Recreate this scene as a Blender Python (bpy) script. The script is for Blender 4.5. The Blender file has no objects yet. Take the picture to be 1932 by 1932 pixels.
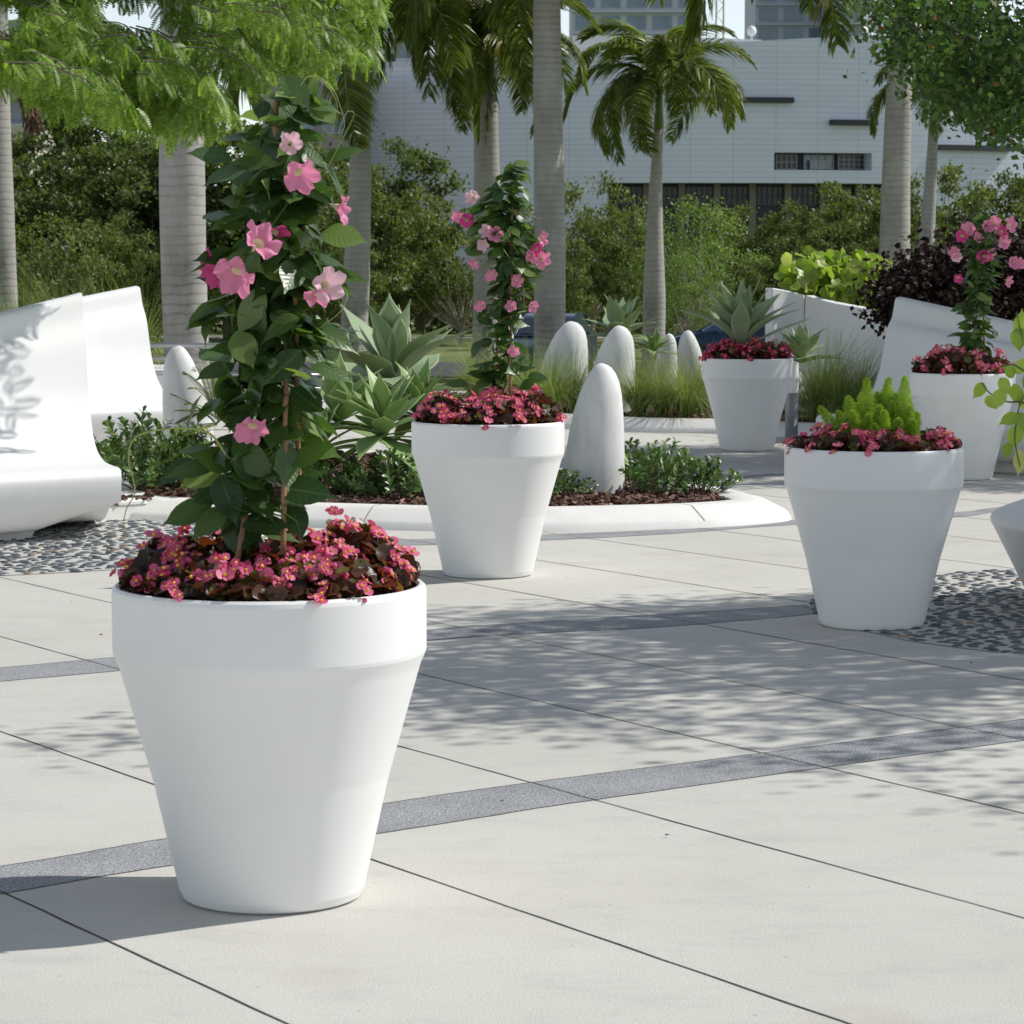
import bpy, math, random
import numpy as np
from mathutils import Vector, Matrix
random.seed(11); rng = np.random.default_rng(11)
PI = math.pi
C = bpy.context.scene.collection
# ------------------------------------------------------------------ camera geometry (used to survey the plaza)
F = 5216.4; HC = 1.8
PITCH = math.atan(465.6 / F)
cp, sp = math.cos(PITCH), math.sin(PITCH)
def ray(u, v):
    x = (u - 966) / F; y = -(v - 966) / F
    return np.array([x, cp + y * sp, -sp + y * cp])
def at(u, v, Y):
    d = ray(u, v); t = Y / d[1]
    return np.array([d[0] * t, Y, HC + d[2] * t])
def gp(u, v, z=0.0):
    d = ray(u, v); t = (z - HC) / d[2]
    return np.array([d[0] * t, d[1] * t, z])
def nrm(a):
    a = np.asarray(a, float)
    return a / (np.linalg.norm(a, axis=-1, keepdims=True) + 1e-9)
# ------------------------------------------------------------------ materials
def newmat(name):
    m = bpy.data.materials.new(name); m.use_nodes = True
    nt = m.node_tree; b = nt.nodes['Principled BSDF']
    return m, nt, b
def N(nt, t, **k):
    n = nt.nodes.new(t)
    for a, v in k.items():
        if a in n.inputs: n.inputs[a].default_value = v
        else: setattr(n, a, v)
    return n
def coords(nt, scale=None):
    tc = N(nt, 'ShaderNodeTexCoord')
    if scale is None: return tc.outputs['Object']
    mp = N(nt, 'ShaderNodeMapping'); mp.inputs['Scale'].default_value = scale
    nt.links.new(tc.outputs['Object'], mp.inputs['Vector']); return mp.outputs['Vector']
def noise(nt, vec, scale, detail=4, rough=.55):
    n = N(nt, 'ShaderNodeTexNoise'); n.inputs['Scale'].default_value = scale
    n.inputs['Detail'].default_value = detail; n.inputs['Roughness'].default_value = rough
    if vec is not None: nt.links.new(vec, n.inputs['Vector'])
    return n.outputs['Fac']
def ramp(nt, fac, stops):
    r = N(nt, 'ShaderNodeValToRGB'); el = r.color_ramp.elements
    while len(el) < len(stops): el.new(.5)
    for e, (p, c) in zip(el, stops):
        e.position = p; e.color = (*c, 1) if len(c) == 3 else c
    nt.links.new(fac, r.inputs['Fac']); return r.outputs['Color']
def mixc(nt, fac, a, b, mode='MIX'):
    m = N(nt, 'ShaderNodeMix', data_type='RGBA', blend_type=mode)
    for i, x in ((0, fac), (6, a), (7, b)):
        if hasattr(x, 'links') or hasattr(x, 'is_linked'): nt.links.new(x, m.inputs[i])
        else: m.inputs[i].default_value = x if i == 0 else (*x, 1)
    return m.outputs[2]
def bump(nt, b, h, strength=.3, dist=.01):
    n = N(nt, 'ShaderNodeBump'); n.inputs['Strength'].default_value = strength; n.inputs['Distance'].default_value = dist
    nt.links.new(h, n.inputs['Height']); nt.links.new(n.outputs['Normal'], b.inputs['Normal'])
def plain(name, col, rough=.5, spec=.5, metal=0, var=.08, nscale=6, bumps=None):
    m, nt, b = newmat(name)
    v = coords(nt)
    f = noise(nt, v, nscale, 5)
    c = ramp(nt, f, [(.3, tuple(x * (1 - var) for x in col)), (.7, tuple(min(1, x * (1 + var)) for x in col))])
    nt.links.new(c, b.inputs['Base Color'])
    b.inputs['Roughness'].default_value = rough; b.inputs['Specular IOR Level'].default_value = spec
    b.inputs['Metallic'].default_value = metal
    if bumps:
        bump(nt, b, noise(nt, v, bumps[0], 4), bumps[1], bumps[2])
    return m
def leafmat(name, c1, c2, trans=.3, rough=.4, spec=.4, tcol=None, c3=None, w3=.9, bumpv=None, vein=None, edge=None):
    """leaf: colour varies leaf by leaf, thin-leaf translucency"""
    m, nt, b = newmat(name)
    g = N(nt, 'ShaderNodeNewGeometry')
    st = [(0, c1), (.75, c2)] + ([(w3, c2), (min(1, w3 + .05), c3)] if c3 else [])
    c = ramp(nt, g.outputs['Random Per Island'], st)
    f = noise(nt, coords(nt), 1.7, 3)
    c = mixc(nt, 1.0, c, ramp(nt, f, [(.3, (.72, .75, .7)), (.7, (1.25, 1.22, 1.2))]), 'MULTIPLY')
    if vein or edge:
        def mth(op, a, b_=None):
            n_ = N(nt, 'ShaderNodeMath', operation=op)
            for i_, x_ in ((0, a), (1, b_)):
                if x_ is None: continue
                if hasattr(x_, 'is_linked'): nt.links.new(x_, n_.inputs[i_])
                else: n_.inputs[i_].default_value = x_
            return n_.outputs[0]
        aa = N(nt, 'ShaderNodeAttribute', attribute_name='across').outputs['Fac']; al = N(nt, 'ShaderNodeAttribute', attribute_name='along').outputs['Fac']
        ab = mth('ABSOLUTE', aa)
        if vein:
            mid = mth('LESS_THAN', ab, .055)
            sl = mth('SUBTRACT', al, mth('MULTIPLY', ab, .16)); fr_ = mth('FRACT', mth('MULTIPLY', sl, 9.0)); lat = mth('LESS_THAN', fr_, .13)
            vm = mth('MAXIMUM', mid, mth('MULTIPLY', lat, .45)); c = mixc(nt, mth('MULTIPLY', vm, .38), c, vein)
            hb = mth('ADD', mth('PINGPONG', fr_, .5), mth('MULTIPLY', mid, -.6)); bump(nt, b, hb, .22, .004)
        if edge: c = mixc(nt, mth('MULTIPLY', mth('GREATER_THAN', ab, .94), .45), c, edge)
    nt.links.new(c, b.inputs['Base Color'])
    b.inputs['Roughness'].default_value = rough; b.inputs['Specular IOR Level'].default_value = spec
    if bumpv: bump(nt, b, noise(nt, coords(nt), bumpv[0], 3), bumpv[1], bumpv[2])
    t = N(nt, 'ShaderNodeBsdfTranslucent')
    tc = mixc(nt, 1.0, c, tcol or (1.5, 1.6, .7), 'MULTIPLY')
    nt.links.new(tc, t.inputs['Color'])
    mx = N(nt, 'ShaderNodeMixShader'); mx.inputs[0].default_value = trans
    nt.links.new(b.outputs[0], mx.inputs[1]); nt.links.new(t.outputs[0], mx.inputs[2])
    nt.links.new(mx.outputs[0], nt.nodes['Material Output'].inputs['Surface'])
    return m
M = {}
# white moulded plastic (pots), white cast concrete (benches, kerb, stones)
m, nt, b = newmat('white_plastic'); v = coords(nt)
nt.links.new(ramp(nt, noise(nt, v, 3, 5), [(.3, (.80, .80, .785)), (.7, (.84, .84, .83))]), b.inputs['Base Color'])
b.inputs['Roughness'].default_value = .42; b.inputs['Specular IOR Level'].default_value = .4
bump(nt, b, noise(nt, v, 420, 2), .05, .002); M['pot'] = m
M['bench'] = plain('white_smooth_concrete', (.80, .80, .79), .55, .3, var=.03, nscale=3, bumps=(60, .08, .004))
m, nt, b = newmat('white_kerb_concrete'); v = coords(nt)
c = ramp(nt, noise(nt, v, 2.2, 8, .65), [(.25, (.66, .65, .61)), (.6, (.78, .77, .74)), (.8, (.82, .81, .79))])
c = mixc(nt, ramp(nt, noise(nt, v, 40, 3), [(.62, (0, 0, 0)), (.75, (.35, .35, .35))]), c, (.55, .53, .48))
nt.links.new(c, b.inputs['Base Color']); b.inputs['Roughness'].default_value = .7
bump(nt, b, noise(nt, v, 90, 4), .2, .004); M['kerb'] = m
m, nt, b = newmat('white_cast_stone'); v = coords(nt, (1, 1, .35))
c = ramp(nt, noise(nt, v, 7, 8, .6), [(.3, (.62, .61, .59)), (.55, (.76, .76, .745)), (.8, (.80, .80, .79))])
nt.links.new(c, b.inputs['Base Color']); b.inputs['Roughness'].default_value = .65
bump(nt, b, noise(nt, coords(nt), 80, 4), .15, .004); M['stone'] = m
# paving concrete
m, nt, b = newmat('paving_concrete'); v = coords(nt)
base = ramp(nt, noise(nt, v, .55, 6, .6), [(.3, (.525, .512, .470)), (.7, (.590, .580, .540))])
g1 = ramp(nt, noise(nt, v, 190, 3, .7), [(.30, (.48, .46, .43)), (.43, (.93, .93, .92)), (.58, (1.05, 1.05, 1.04)), (.72, (1.34, 1.34, 1.31))])
base = mixc(nt, 1.0, base, g1, 'MULTIPLY')
g2 = ramp(nt, noise(nt, coords(nt, (1, 1.9, 1)), 2.1, 10, .78), [(.32, (.88, .88, .89)), (.5, (1, 1, 1)), (1, (1.03, 1.03, 1.02))])
base = mixc(nt, 1.0, base, g2, 'MULTIPLY')
vo = N(nt, 'ShaderNodeTexVoronoi'); vo.inputs['Scale'].default_value = 7; nt.links.new(v, vo.inputs['Vector'])
sp_ = ramp(nt, vo.outputs['Distance'], [(.0, (.35, .33, .3)), (.035, (.45, .44, .42)), (.05, (1, 1, 1))])
base = mixc(nt, .5, base, mixc(nt, 1.0, base, sp_, 'MULTIPLY'))
# each cast slab has its own tone; faint round stains
def slabtone(nt, base, nx_, ny_, off, step):
    dp = N(nt, 'ShaderNodeVectorMath', operation='DOT_PRODUCT'); nt.links.new(coords(nt), dp.inputs[0]); dp.inputs[1].default_value = (nx_, ny_, 0)
    a_ = N(nt, 'ShaderNodeMath', operation='SUBTRACT'); nt.links.new(dp.outputs['Value'], a_.inputs[0]); a_.inputs[1].default_value = off
    d_ = N(nt, 'ShaderNodeMath', operation='DIVIDE'); nt.links.new(a_.outputs[0], d_.inputs[0]); d_.inputs[1].default_value = 20
    e_ = N(nt, 'ShaderNodeMath', operation='ADD'); nt.links.new(d_.outputs[0], e_.inputs[0]); e_.inputs[1].default_value = .25
    rr_ = random.Random(4); st = []
    for j_ in [-4.45] + JOINTS:
        t_ = rr_.uniform(.955, 1.02); st.append((min(1, max(0, j_ / 20 + .25)), (t_, t_, t_ * .995)))
    r_ = N(nt, 'ShaderNodeValToRGB'); r_.color_ramp.interpolation = 'CONSTANT'; el_ = r_.color_ramp.elements
    while len(el_) < len(st): el_.new(.5)
    for q_, (p_, c_) in zip(el_, st): q_.position = p_; q_.color = (*c_, 1)
    nt.links.new(e_.outputs[0], r_.inputs['Fac']); return mixc(nt, 1.0, base, r_.outputs['Color'], 'MULTIPLY')
JOINTS = [-3.33, -2.22, -1.11, 0.0, 1.04, 2.05, 3.12, 4.15] + [4.15 + 1.045 * i for i in range(1, 11)]
_J0, _J1 = gp(869, 1440), gp(1932, 1732); _jd = nrm(_J1 - _J0); _jn = np.array([-_jd[1], _jd[0], 0]); _jn = _jn if _jn[1] > 0 else -_jn
base = slabtone(nt, base, _jn[0], _jn[1], float(np.dot(_J0, _jn)), 1)
st_ = N(nt, 'ShaderNodeTexVoronoi'); st_.inputs['Scale'].default_value = .9; nt.links.new(v, st_.inputs['Vector'])
base = mixc(nt, .6, base, mixc(nt, 1.0, base, ramp(nt, st_.outputs['Distance'], [(.0, (.93, .92, .90)), (.10, (.90, .89, .87)), (.16, (1, 1, 1))]), 'MULTIPLY'))
nt.links.new(base, b.inputs['Base Color']); b.inputs['Roughness'].default_value = .8; b.inputs['Specular IOR Level'].default_value = .25
bump(nt, b, noise(nt, v, 160, 4, .7), .35, .003); M['paving'] = m
# dark exposed-aggregate bands
m, nt, b = newmat('dark_aggregate_band'); v = coords(nt)
c = ramp(nt, noise(nt, v, 120, 3, .8), [(.32, (.075, .078, .084)), (.44, (.20, .207, .215)), (.55, (.31, .318, .325)), (.68, (.58, .585, .59))])
c = mixc(nt, 1.0, c, ramp(nt, noise(nt, v, 2.5, 6, .7), [(.3, (.8, .8, .82)), (.7, (1.2, 1.2, 1.2))]), 'MULTIPLY')
nt.links.new(c, b.inputs['Base Color']); b.inputs['Roughness'].default_value = .85
bump(nt, b, noise(nt, v, 150, 3, .8), .5, .004); M['band'] = m
M['joint'] = plain('paving_joint_sealant', (.07, .07, .068), .9, .1, var=.3, nscale=30)
M['joint2'] = plain('paving_joint_worn', (.20, .18, .15), .9, .1, var=.3, nscale=30)
M['mortar'] = plain('pebble_mortar', (.50, .49, .46), .85, .2, var=.12, nscale=40, bumps=(120, .3, .004))
m, nt, b = newmat('river_pebble'); g = N(nt, 'ShaderNodeNewGeometry')
c = ramp(nt, g.outputs['Random Per Island'], [(0, (.045, .055, .065)), (.35, (.085, .10, .115)), (.65, (.125, .142, .155)), (.85, (.17, .185, .18)), (.95, (.21, .20, .17)), (.985, (.32, .20, .11))])
nt.links.new(c, b.inputs['Base Color']); b.inputs['Roughness'].default_value = .5; M['pebble'] = m
M['soil'] = plain('potting_soil', (.03, .022, .016), .95, .1, var=.4, nscale=40, bumps=(60, .8, .02))
M['mulch'] = plain('bark_mulch_bed', (.075, .04, .026), .9, .15, var=.6, nscale=25, bumps=(50, 1, .02))
m, nt, b = newmat('bark_chip'); g = N(nt, 'ShaderNodeNewGeometry')
c = ramp(nt, g.outputs['Random Per Island'], [(0, (.03, .014, .01)), (.4, (.10, .045, .028)), (.75, (.19, .095, .06)), (.95, (.34, .22, .16))])
nt.links.new(c, b.inputs['Base Color']); b.inputs['Roughness'].default_value = .85; M['chip'] = m
# lawn
m, nt, b = newmat('lawn_grass'); v = coords(nt)
c = ramp(nt, noise(nt, v, .25, 8, .7), [(.3, (.085, .12, .030)), (.5, (.15, .18, .05)), (.75, (.22, .23, .085))])
c = mixc(nt, 1.0, c, ramp(nt, noise(nt, v, 9, 4, .8), [(.3, (.6, .6, .6)), (.7, (1.3, 1.3, 1.3))]), 'MULTIPLY')
nt.links.new(c, b.inputs['Base Color']); b.inputs['Roughness'].default_value = .9
bump(nt, b, noise(nt, v, 25, 4), 1, .05); M['lawn'] = m
M['road'] = plain('asphalt', (.055, .056, .06), .85, .3, var=.2, nscale=20)
M['walk'] = plain('pale_footpath', (.48, .46, .42), .85, .2, var=.1, nscale=4)
# foliage
M['vine'] = leafmat('mandevilla_leaf', (.022, .056, .017), (.080, .150, .038), .26, .36, .5, c3=(.19, .27, .09), w3=.86, tcol=(2.0, 2.2, .8), vein=(.13, .20, .07))
M['begleaf'] = leafmat('bronze_begonia_leaf', (.026, .022, .014), (.10, .045, .026), .28, .38, .4, tcol=(3, 1.5, .6), c3=(.10, .12, .03), w3=.82)
M['begpink'] = leafmat('begonia_petal', (.55, .025, .15), (.90, .24, .42), .30, .5, .3, tcol=(1.2, .9, .95))
M['begdeep'] = leafmat('deep_pink_begonia_petal', (.42, .012, .12), (.66, .05, .24), .30, .5, .3, tcol=(1.2, .9, .95))
M['yellow'] = plain('flower_stamen', (.85, .55, .05), .6)
M['mpetal'] = leafmat('mandevilla_petal', (.78, .16, .38), (.90, .36, .56), .35, .45, .3, tcol=(1.1, .95, 1.0))
M['mdeep'] = leafmat('deep_mandevilla_petal', (.60, .03, .22), (.76, .10, .34), .35, .45, .3, tcol=(1.1, .9, 1.0))
M['mpale'] = leafmat('pale_mandevilla_petal', (.86, .45, .60), (.92, .62, .72), .35, .45, .3, tcol=(1.05, 1, 1))
M['mthroat'] = plain('mandevilla_throat', (.82, .74, .52), .5, var=.1)
M['stem'] = plain('green_vine_stem', (.10, .15, .035), .5, var=.2)
M['tendril'] = plain('yellow_green_tendril', (.34, .38, .11), .5, var=.15)
M['stake'] = plain('bamboo_stake', (.30, .17, .085), .6, var=.3, nscale=14)
M['foxtail'] = leafmat('foxtail_fern_needle', (.26, .42, .055), (.50, .64, .12), .35, .5, .3)
M['agave'] = leafmat('agave_leaf', (.23, .33, .19), (.36, .46, .28), .12, .45, .35, tcol=(1.6, 1.7, .7), edge=(.42, .45, .25))
M['agaveb'] = leafmat('green_agave_leaf', (.12, .22, .07), (.28, .41, .15), .15, .42, .35, tcol=(1.6, 1.8, .7), edge=(.40, .46, .20))
M['shrub'] = leafmat('glossy_shrub_leaf', (.045, .10, .024), (.11, .20, .05), .15, .36, .4, c3=(.20, .30, .07), w3=.8)
M['fernf'] = leafmat('cycad_frond', (.07, .12, .03), (.19, .25, .07), .25, .4, .4, c3=(.35, .33, .10), w3=.85)
M['muhly'] = leafmat('muhly_grass_blade', (.12, .19, .05), (.25, .33, .10), .3, .6, .3, c3=(.36, .34, .17), w3=.78)
M['feather'] = leafmat('feathery_leaflet', (.11, .215, .04), (.27, .39, .075), .42, .42, .4, tcol=(1.4, 1.5, .6))
M['oakleaf'] = leafmat('dark_tree_leaf', (.035, .085, .022), (.09, .17, .04), .36, .35, .45, c3=(.20, .12, .035), w3=.95)
M['bgA'] = leafmat('background_leaf', (.055, .085, .025), (.125, .165, .05), .35, .5, .3)
M['bgB'] = leafmat('olive_background_leaf', (.075, .105, .032), (.165, .20, .058), .35, .5, .3)
M['bgC'] = leafmat('bright_background_leaf', (.10, .17, .045), (.19, .27, .07), .35, .5, .3)
M['palmleaf'] = leafmat('palm_leaflet', (.065, .105, .024), (.20, .255, .055), .36, .38, .45, c3=(.28, .22, .08), w3=.88)
M['seagrape'] = leafmat('round_yellow_green_leaf', (.17, .28, .035), (.36, .46, .09), .4, .35, .45, c3=(.5, .5, .2), w3=.86)
M['maroon'] = leafmat('dark_maroon_leaf', (.010, .005, .006), (.030, .012, .010), .1, .55, .2, c3=(.06, .05, .018), w3=.9, tcol=(1.5, 1, .6))
M['bark'] = plain('grey_bark', (.17, .145, .115), .9, .2, var=.35, nscale=12, bumps=(30, .8, .02))
M['palebark'] = plain('pale_bark', (.42, .38, .32), .85, .2, var=.2, nscale=8)
M['shaft'] = plain('palm_crownshaft', (.13, .19, .04), .45, .4, var=.25, nscale=2)
m, nt, b = newmat('royal_palm_trunk'); v = coords(nt)
c = ramp(nt, noise(nt, coords(nt, (1, 1, .5)), 1.6, 8, .65), [(.30, (.20, .187, .168)), (.42, (.30, .287, .262)), (.55, (.36, .345, .32)), (.75, (.45, .43, .405))])
sx = N(nt, 'ShaderNodeSeparateXYZ'); nt.links.new(v, sx.inputs[0])
wn = noise(nt, coords(nt, (1, 1, 3)), 2.5, 3)
ad = N(nt, 'ShaderNodeMath', operation='MULTIPLY_ADD'); nt.links.new(wn, ad.inputs[0]); ad.inputs[1].default_value = .10
nt.links.new(sx.outputs[2], ad.inputs[2])
md = N(nt, 'ShaderNodeMath', operation='MULTIPLY'); nt.links.new(ad.outputs[0], md.inputs[0]); md.inputs[1].default_value = 8.6
fr = N(nt, 'ShaderNodeMath', operation='FRACT'); nt.links.new(md.outputs[0], fr.inputs[0])
rg = ramp(nt, fr.outputs[0], [(0, (.66, .65, .64)), (.10, (.74, .74, .73)), (.22, (1.0, 1.0, 1.0)), (.6, (1.05, 1.05, 1.05)), (.93, (.97, .97, .97)), (1, (.72, .72, .72))])
rgm = mixc(nt, ramp(nt, noise(nt, coords(nt, (1, 1, .8)), 1.3, 4, .7), [(.35, (0, 0, 0)), (.6, (.85, .85, .85))]), rg, (1, 1, 1)); c = mixc(nt, 1.0, c, rgm, 'MULTIPLY'); nt.links.new(c, b.inputs['Base Color']); b.inputs['Roughness'].default_value = .85
bump(nt, b, rg, .5, .02); M['palmtrunk'] = m
M['husk'] = plain('dry_palm_husk', (.17, .10, .06), .9, var=.4)
M['metal'] = plain('grey_painted_metal', (.22, .23, .24), .4, .5, .4)
M['rail'] = plain('brushed_steel_rail', (.50, .50, .50), .35, .5, .7)
M['whitepaint'] = plain('white_painted_metal', (.75, .75, .74), .4)
M['wood'] = plain('dry_twig', (.20, .17, .12), .8, var=.3, nscale=30)
M['glass'] = plain('dark_window_glass', (.02, .032, .045), .2, .4, var=.3, nscale=.3)
M['blueglass'] = plain('blue_window_glass', (.10, .19, .28), .12, .8, var=.35, nscale=.08)
M['frame'] = plain('grey_window_frame', (.32, .34, .36), .5)
M['column'] = plain('beige_column', (.15, .135, .12), .7)
M['dark'] = plain('dark_recess', (.035, .04, .048), .7)
M['roofwhite'] = plain('white_roof_panel', (.66, .68, .70), .5)
m, nt, b = newmat('arena_cladding'); v = coords(nt)
sx = N(nt, 'ShaderNodeSeparateXYZ'); nt.links.new(v, sx.inputs[0])
def lines(sock, freq, w):
    a = N(nt, 'ShaderNodeMath', operation='MULTIPLY'); nt.links.new(sock, a.inputs[0]); a.inputs[1].default_value = freq
    f_ = N(nt, 'ShaderNodeMath', operation='FRACT'); nt.links.new(a.outputs[0], f_.inputs[0])
    l = N(nt, 'ShaderNodeMath', operation='LESS_THAN'); nt.links.new(f_.outputs[0], l.inputs[0]); l.inputs[1].default_value = w
    return l.outputs[0]
an = N(nt, 'ShaderNodeMath', operation='ARCTAN2'); nt.links.new(sx.outputs[0], an.inputs[0]); nt.links.new(sx.outputs[1], an.inputs[1])
l1 = lines(sx.outputs[2], 2.25, .13); l2 = lines(an.outputs[0], 17.0, .018)
mxm = N(nt, 'ShaderNodeMath', operation='MAXIMUM'); nt.links.new(l1, mxm.inputs[0]); nt.links.new(l2, mxm.inputs[1])
pan = ramp(nt, noise(nt, coords(nt, (.3, .3, 2)), .6, 3), [(.3, (.56, .62, .73)), (.7, (.61, .67, .78))])
c = mixc(nt, mxm.outputs[0], pan, (.45, .50, .57)); nt.links.new(c, b.inputs['Base Color']); b.inputs['Roughness'].default_value = .45
M['arena'] = m
M['towergrey'] = plain('grey_tower_concrete', (.27, .29, .32), .7, var=.06, nscale=.1)
M['towerpale'] = plain('pale_tower_concrete', (.45, .50, .57), .7, var=.06, nscale=.1)
M['towerbrown'] = plain('brown_grey_stone', (.26, .24, .235), .7, var=.06, nscale=.1)
M['beigewall'] = plain('beige_render', (.45, .41, .35), .8, var=.05, nscale=.2)
M['crane'] = plain('pale_yellow_steel', (.5, .47, .36), .6)
M['carblue'] = plain('metallic_blue_paint', (.05, .10, .19), .25, .7, .5, var=.04)
M['cardark'] = plain('dark_blue_paint', (.03, .055, .10), .25, .7, .5, var=.04)
M['rubber'] = plain('tyre_rubber', (.02, .02, .02), .9)
M['lamp'] = plain('headlight_glass', (.6, .62, .65), .15, .8)
M['tail'] = plain('tail_light_red', (.35, .02, .02), .2)
# ------------------------------------------------------------------ mesh helpers
class MB:
    def __init__(s): s.V = []; s.idx = []; s.tot = []; s.mi = []; s.n = 0; s.A = {}
    def add(s, V, Fs, m=0, att=None):
        V = np.asarray(V, float).reshape(-1, 3)
        if att is not None: s.A[s.n] = np.tile(att, (len(V) // len(att), 1))
        if isinstance(Fs, np.ndarray):
            s.idx.append((Fs + s.n).ravel()); s.tot.append(np.full(len(Fs), Fs.shape[1])); s.mi.append(np.full(len(Fs), m))
        else:
            for f in Fs: s.idx.append(np.array(f) + s.n)
            s.tot.append(np.array([len(f) for f in Fs])); s.mi.append(np.full(len(Fs), m))
        s.V.append(V); s.n += len(V); return s
    def mesh(s, name, mats, org=(0, 0, 0), smooth=True):
        V = np.concatenate(s.V) - np.array(org); idx = np.concatenate(s.idx).astype(np.int32)
        tot = np.concatenate(s.tot).astype(np.int32); mi = np.concatenate(s.mi).astype(np.int32)
        me = bpy.data.meshes.new(name)
        me.vertices.add(len(V)); me.vertices.foreach_set('co', V.astype(np.float32).ravel())
        me.loops.add(len(idx)); me.loops.foreach_set('vertex_index', idx)
        st = np.concatenate([[0], np.cumsum(tot)[:-1]]).astype(np.int32)
        me.polygons.add(len(tot)); me.polygons.foreach_set('loop_start', st); me.polygons.foreach_set('loop_total', tot)
        for x in (mats if isinstance(mats, (list, tuple)) else [mats]): me.materials.append(x)
        me.polygons.foreach_set('material_index', mi)
        me.polygons.foreach_set('use_smooth', np.full(len(tot), smooth))
        if s.A:
            A = np.zeros((len(V), 2)); A[:, 0] = .5
            for k, v in s.A.items(): A[k:k + len(v)] = v
            for j, nm in enumerate(('across', 'along')): me.attributes.new(nm, 'FLOAT', 'POINT').data.foreach_set('value', A[:, j].astype(np.float32))
        me.update(calc_edges=True); me.validate(); return me
    def build(s, name, mats, parent=None, loc=None, smooth=True):
        org = tuple(parent.location) if parent is not None else (loc if loc is not None else (0, 0, 0))
        o = bpy.data.objects.new(name, s.mesh(name, mats, org, smooth)); C.objects.link(o)
        if parent is not None: o.parent = parent
        else: o.location = org
        return o
def thing(name, label, cat, loc=(0, 0, 0), group=None):
    o = bpy.data.objects.new(name, None); C.objects.link(o); o.location = tuple(float(x) for x in loc)
    o.empty_display_size = .1
    return tag(o, label, cat, group)
def tag(o, label=None, cat=None, group=None, kind=None):
    if label: o['label'] = label
    if cat: o['category'] = cat
    if group: o['group'] = group
    if kind: o['kind'] = kind
    return o
def children(o): return [c for c in C.objects if c.parent == o]
def copy_tree(o, parent=None, kids=None):
    c = o.copy(); C.objects.link(c)
    if parent is not None: c.parent = parent
    for ch in (kids[o.name] if kids and o.name in kids else []): copy_tree(ch, c, kids)
    return c
def kidmap(o):
    d = {}
    def rec(x):
        d[x.name] = children(x)
        for k in d[x.name]: rec(k)
    rec(o); return d
def autosmooth(o, ang=40):
    me = o.data
    me.polygons.foreach_set('use_smooth', [True] * len(me.polygons))
    me.set_sharp_from_angle(angle=math.radians(ang))
def bevel(o, w=.01, seg=2, ang=35):
    b = o.modifiers.new('bevel', 'BEVEL'); b.width = w; b.segments = seg; b.limit_method = 'ANGLE'; b.angle_limit = math.radians(ang)
BOXF = np.array([[0, 3, 2, 1], [4, 5, 6, 7], [0, 1, 5, 4], [1, 2, 6, 5], [2, 3, 7, 6], [3, 0, 4, 7]])
def box(c, s, rz=0):
    x, y, z = [k / 2 for k in s]
    V = np.array([[-x, -y, -z], [x, -y, -z], [x, y, -z], [-x, y, -z], [-x, -y, z], [x, -y, z], [x, y, z], [-x, y, z]])
    if rz:
        c_, s_ = math.cos(rz), math.sin(rz); R = np.array([[c_, -s_, 0], [s_, c_, 0], [0, 0, 1]]); V = V @ R.T
    return V + np.array(c), BOXF
def tube(pts, rad, n=8, cap=True):
    P = np.asarray(pts, float); k = len(P)
    R = np.full(k, rad) if np.isscalar(rad) else np.asarray(rad, float)
    T = nrm(np.gradient(P, axis=0)); ref = np.array([0, 0, 1.]) if abs(T[0][2]) < .9 else np.array([1., 0, 0])
    V = []; a = nrm(np.cross(T[0], ref))
    th = np.linspace(0, 2 * PI, n, endpoint=False)
    for i in range(k):
        a = nrm(a - T[i] * np.dot(a, T[i])); b_ = np.cross(T[i], a)
        V.append(P[i] + R[i] * (np.cos(th)[:, None] * a + np.sin(th)[:, None] * b_))
    V = np.concatenate(V); Fs = []
    for i in range(k - 1):
        for j in range(n):
            Fs.append([i * n + j, i * n + (j + 1) % n, (i + 1) * n + (j + 1) % n, (i + 1) * n + j])
    Fs = [list(f) for f in Fs]
    if cap: Fs.append(list(range(n))[::-1]); Fs.append([(k - 1) * n + j for j in range(n)])
    return V, Fs
def lathe(prof, n=64, c=(0, 0, 0), capb=True, capt=False):
    th = np.linspace(0, 2 * PI, n, endpoint=False); V = []
    for r, z in prof: V.append(np.stack([r * np.cos(th), r * np.sin(th), np.full(n, z)], 1))
    V = np.concatenate(V) + np.array(c); Fs = []
    for i in range(len(prof) - 1):
        for j in range(n): Fs.append([i * n + j, i * n + (j + 1) % n, (i + 1) * n + (j + 1) % n, (i + 1) * n + j])
    if capb: Fs.append(list(range(n))[::-1])
    if capt: Fs.append([(len(prof) - 1) * n + j for j in range(n)])
    return V, Fs
def crom(P, n=8, closed=False):
    P = np.asarray(P, float); out = []
    k = len(P); rngk = range(k if closed else k - 1)
    for i in rngk:
        p0 = P[(i - 1) % k] if closed or i > 0 else P[i]; p1 = P[i]; p2 = P[(i + 1) % k]
        p3 = P[(i + 2) % k] if closed or i + 2 < k else p2
        for t in np.arange(n) / n:
            out.append(.5 * ((2 * p1) + (-p0 + p2) * t + (2 * p0 - 5 * p1 + 4 * p2 - p3) * t * t + (-p0 + 3 * p1 - 3 * p2 + p3) * t ** 3))
    if not closed: out.append(P[-1])
    return np.array(out)
def ribbon(ptsA, ptsB, z):
    A = np.asarray(ptsA)[:, :2]; B = np.asarray(ptsB)[:, :2]; n = len(A)
    V = np.zeros((2 * n, 3)); V[:n, :2] = A; V[n:, :2] = B; V[:, 2] = z
    return V, np.array([[i, i + 1, n + i + 1, n + i] for i in range(n - 1)])
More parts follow.
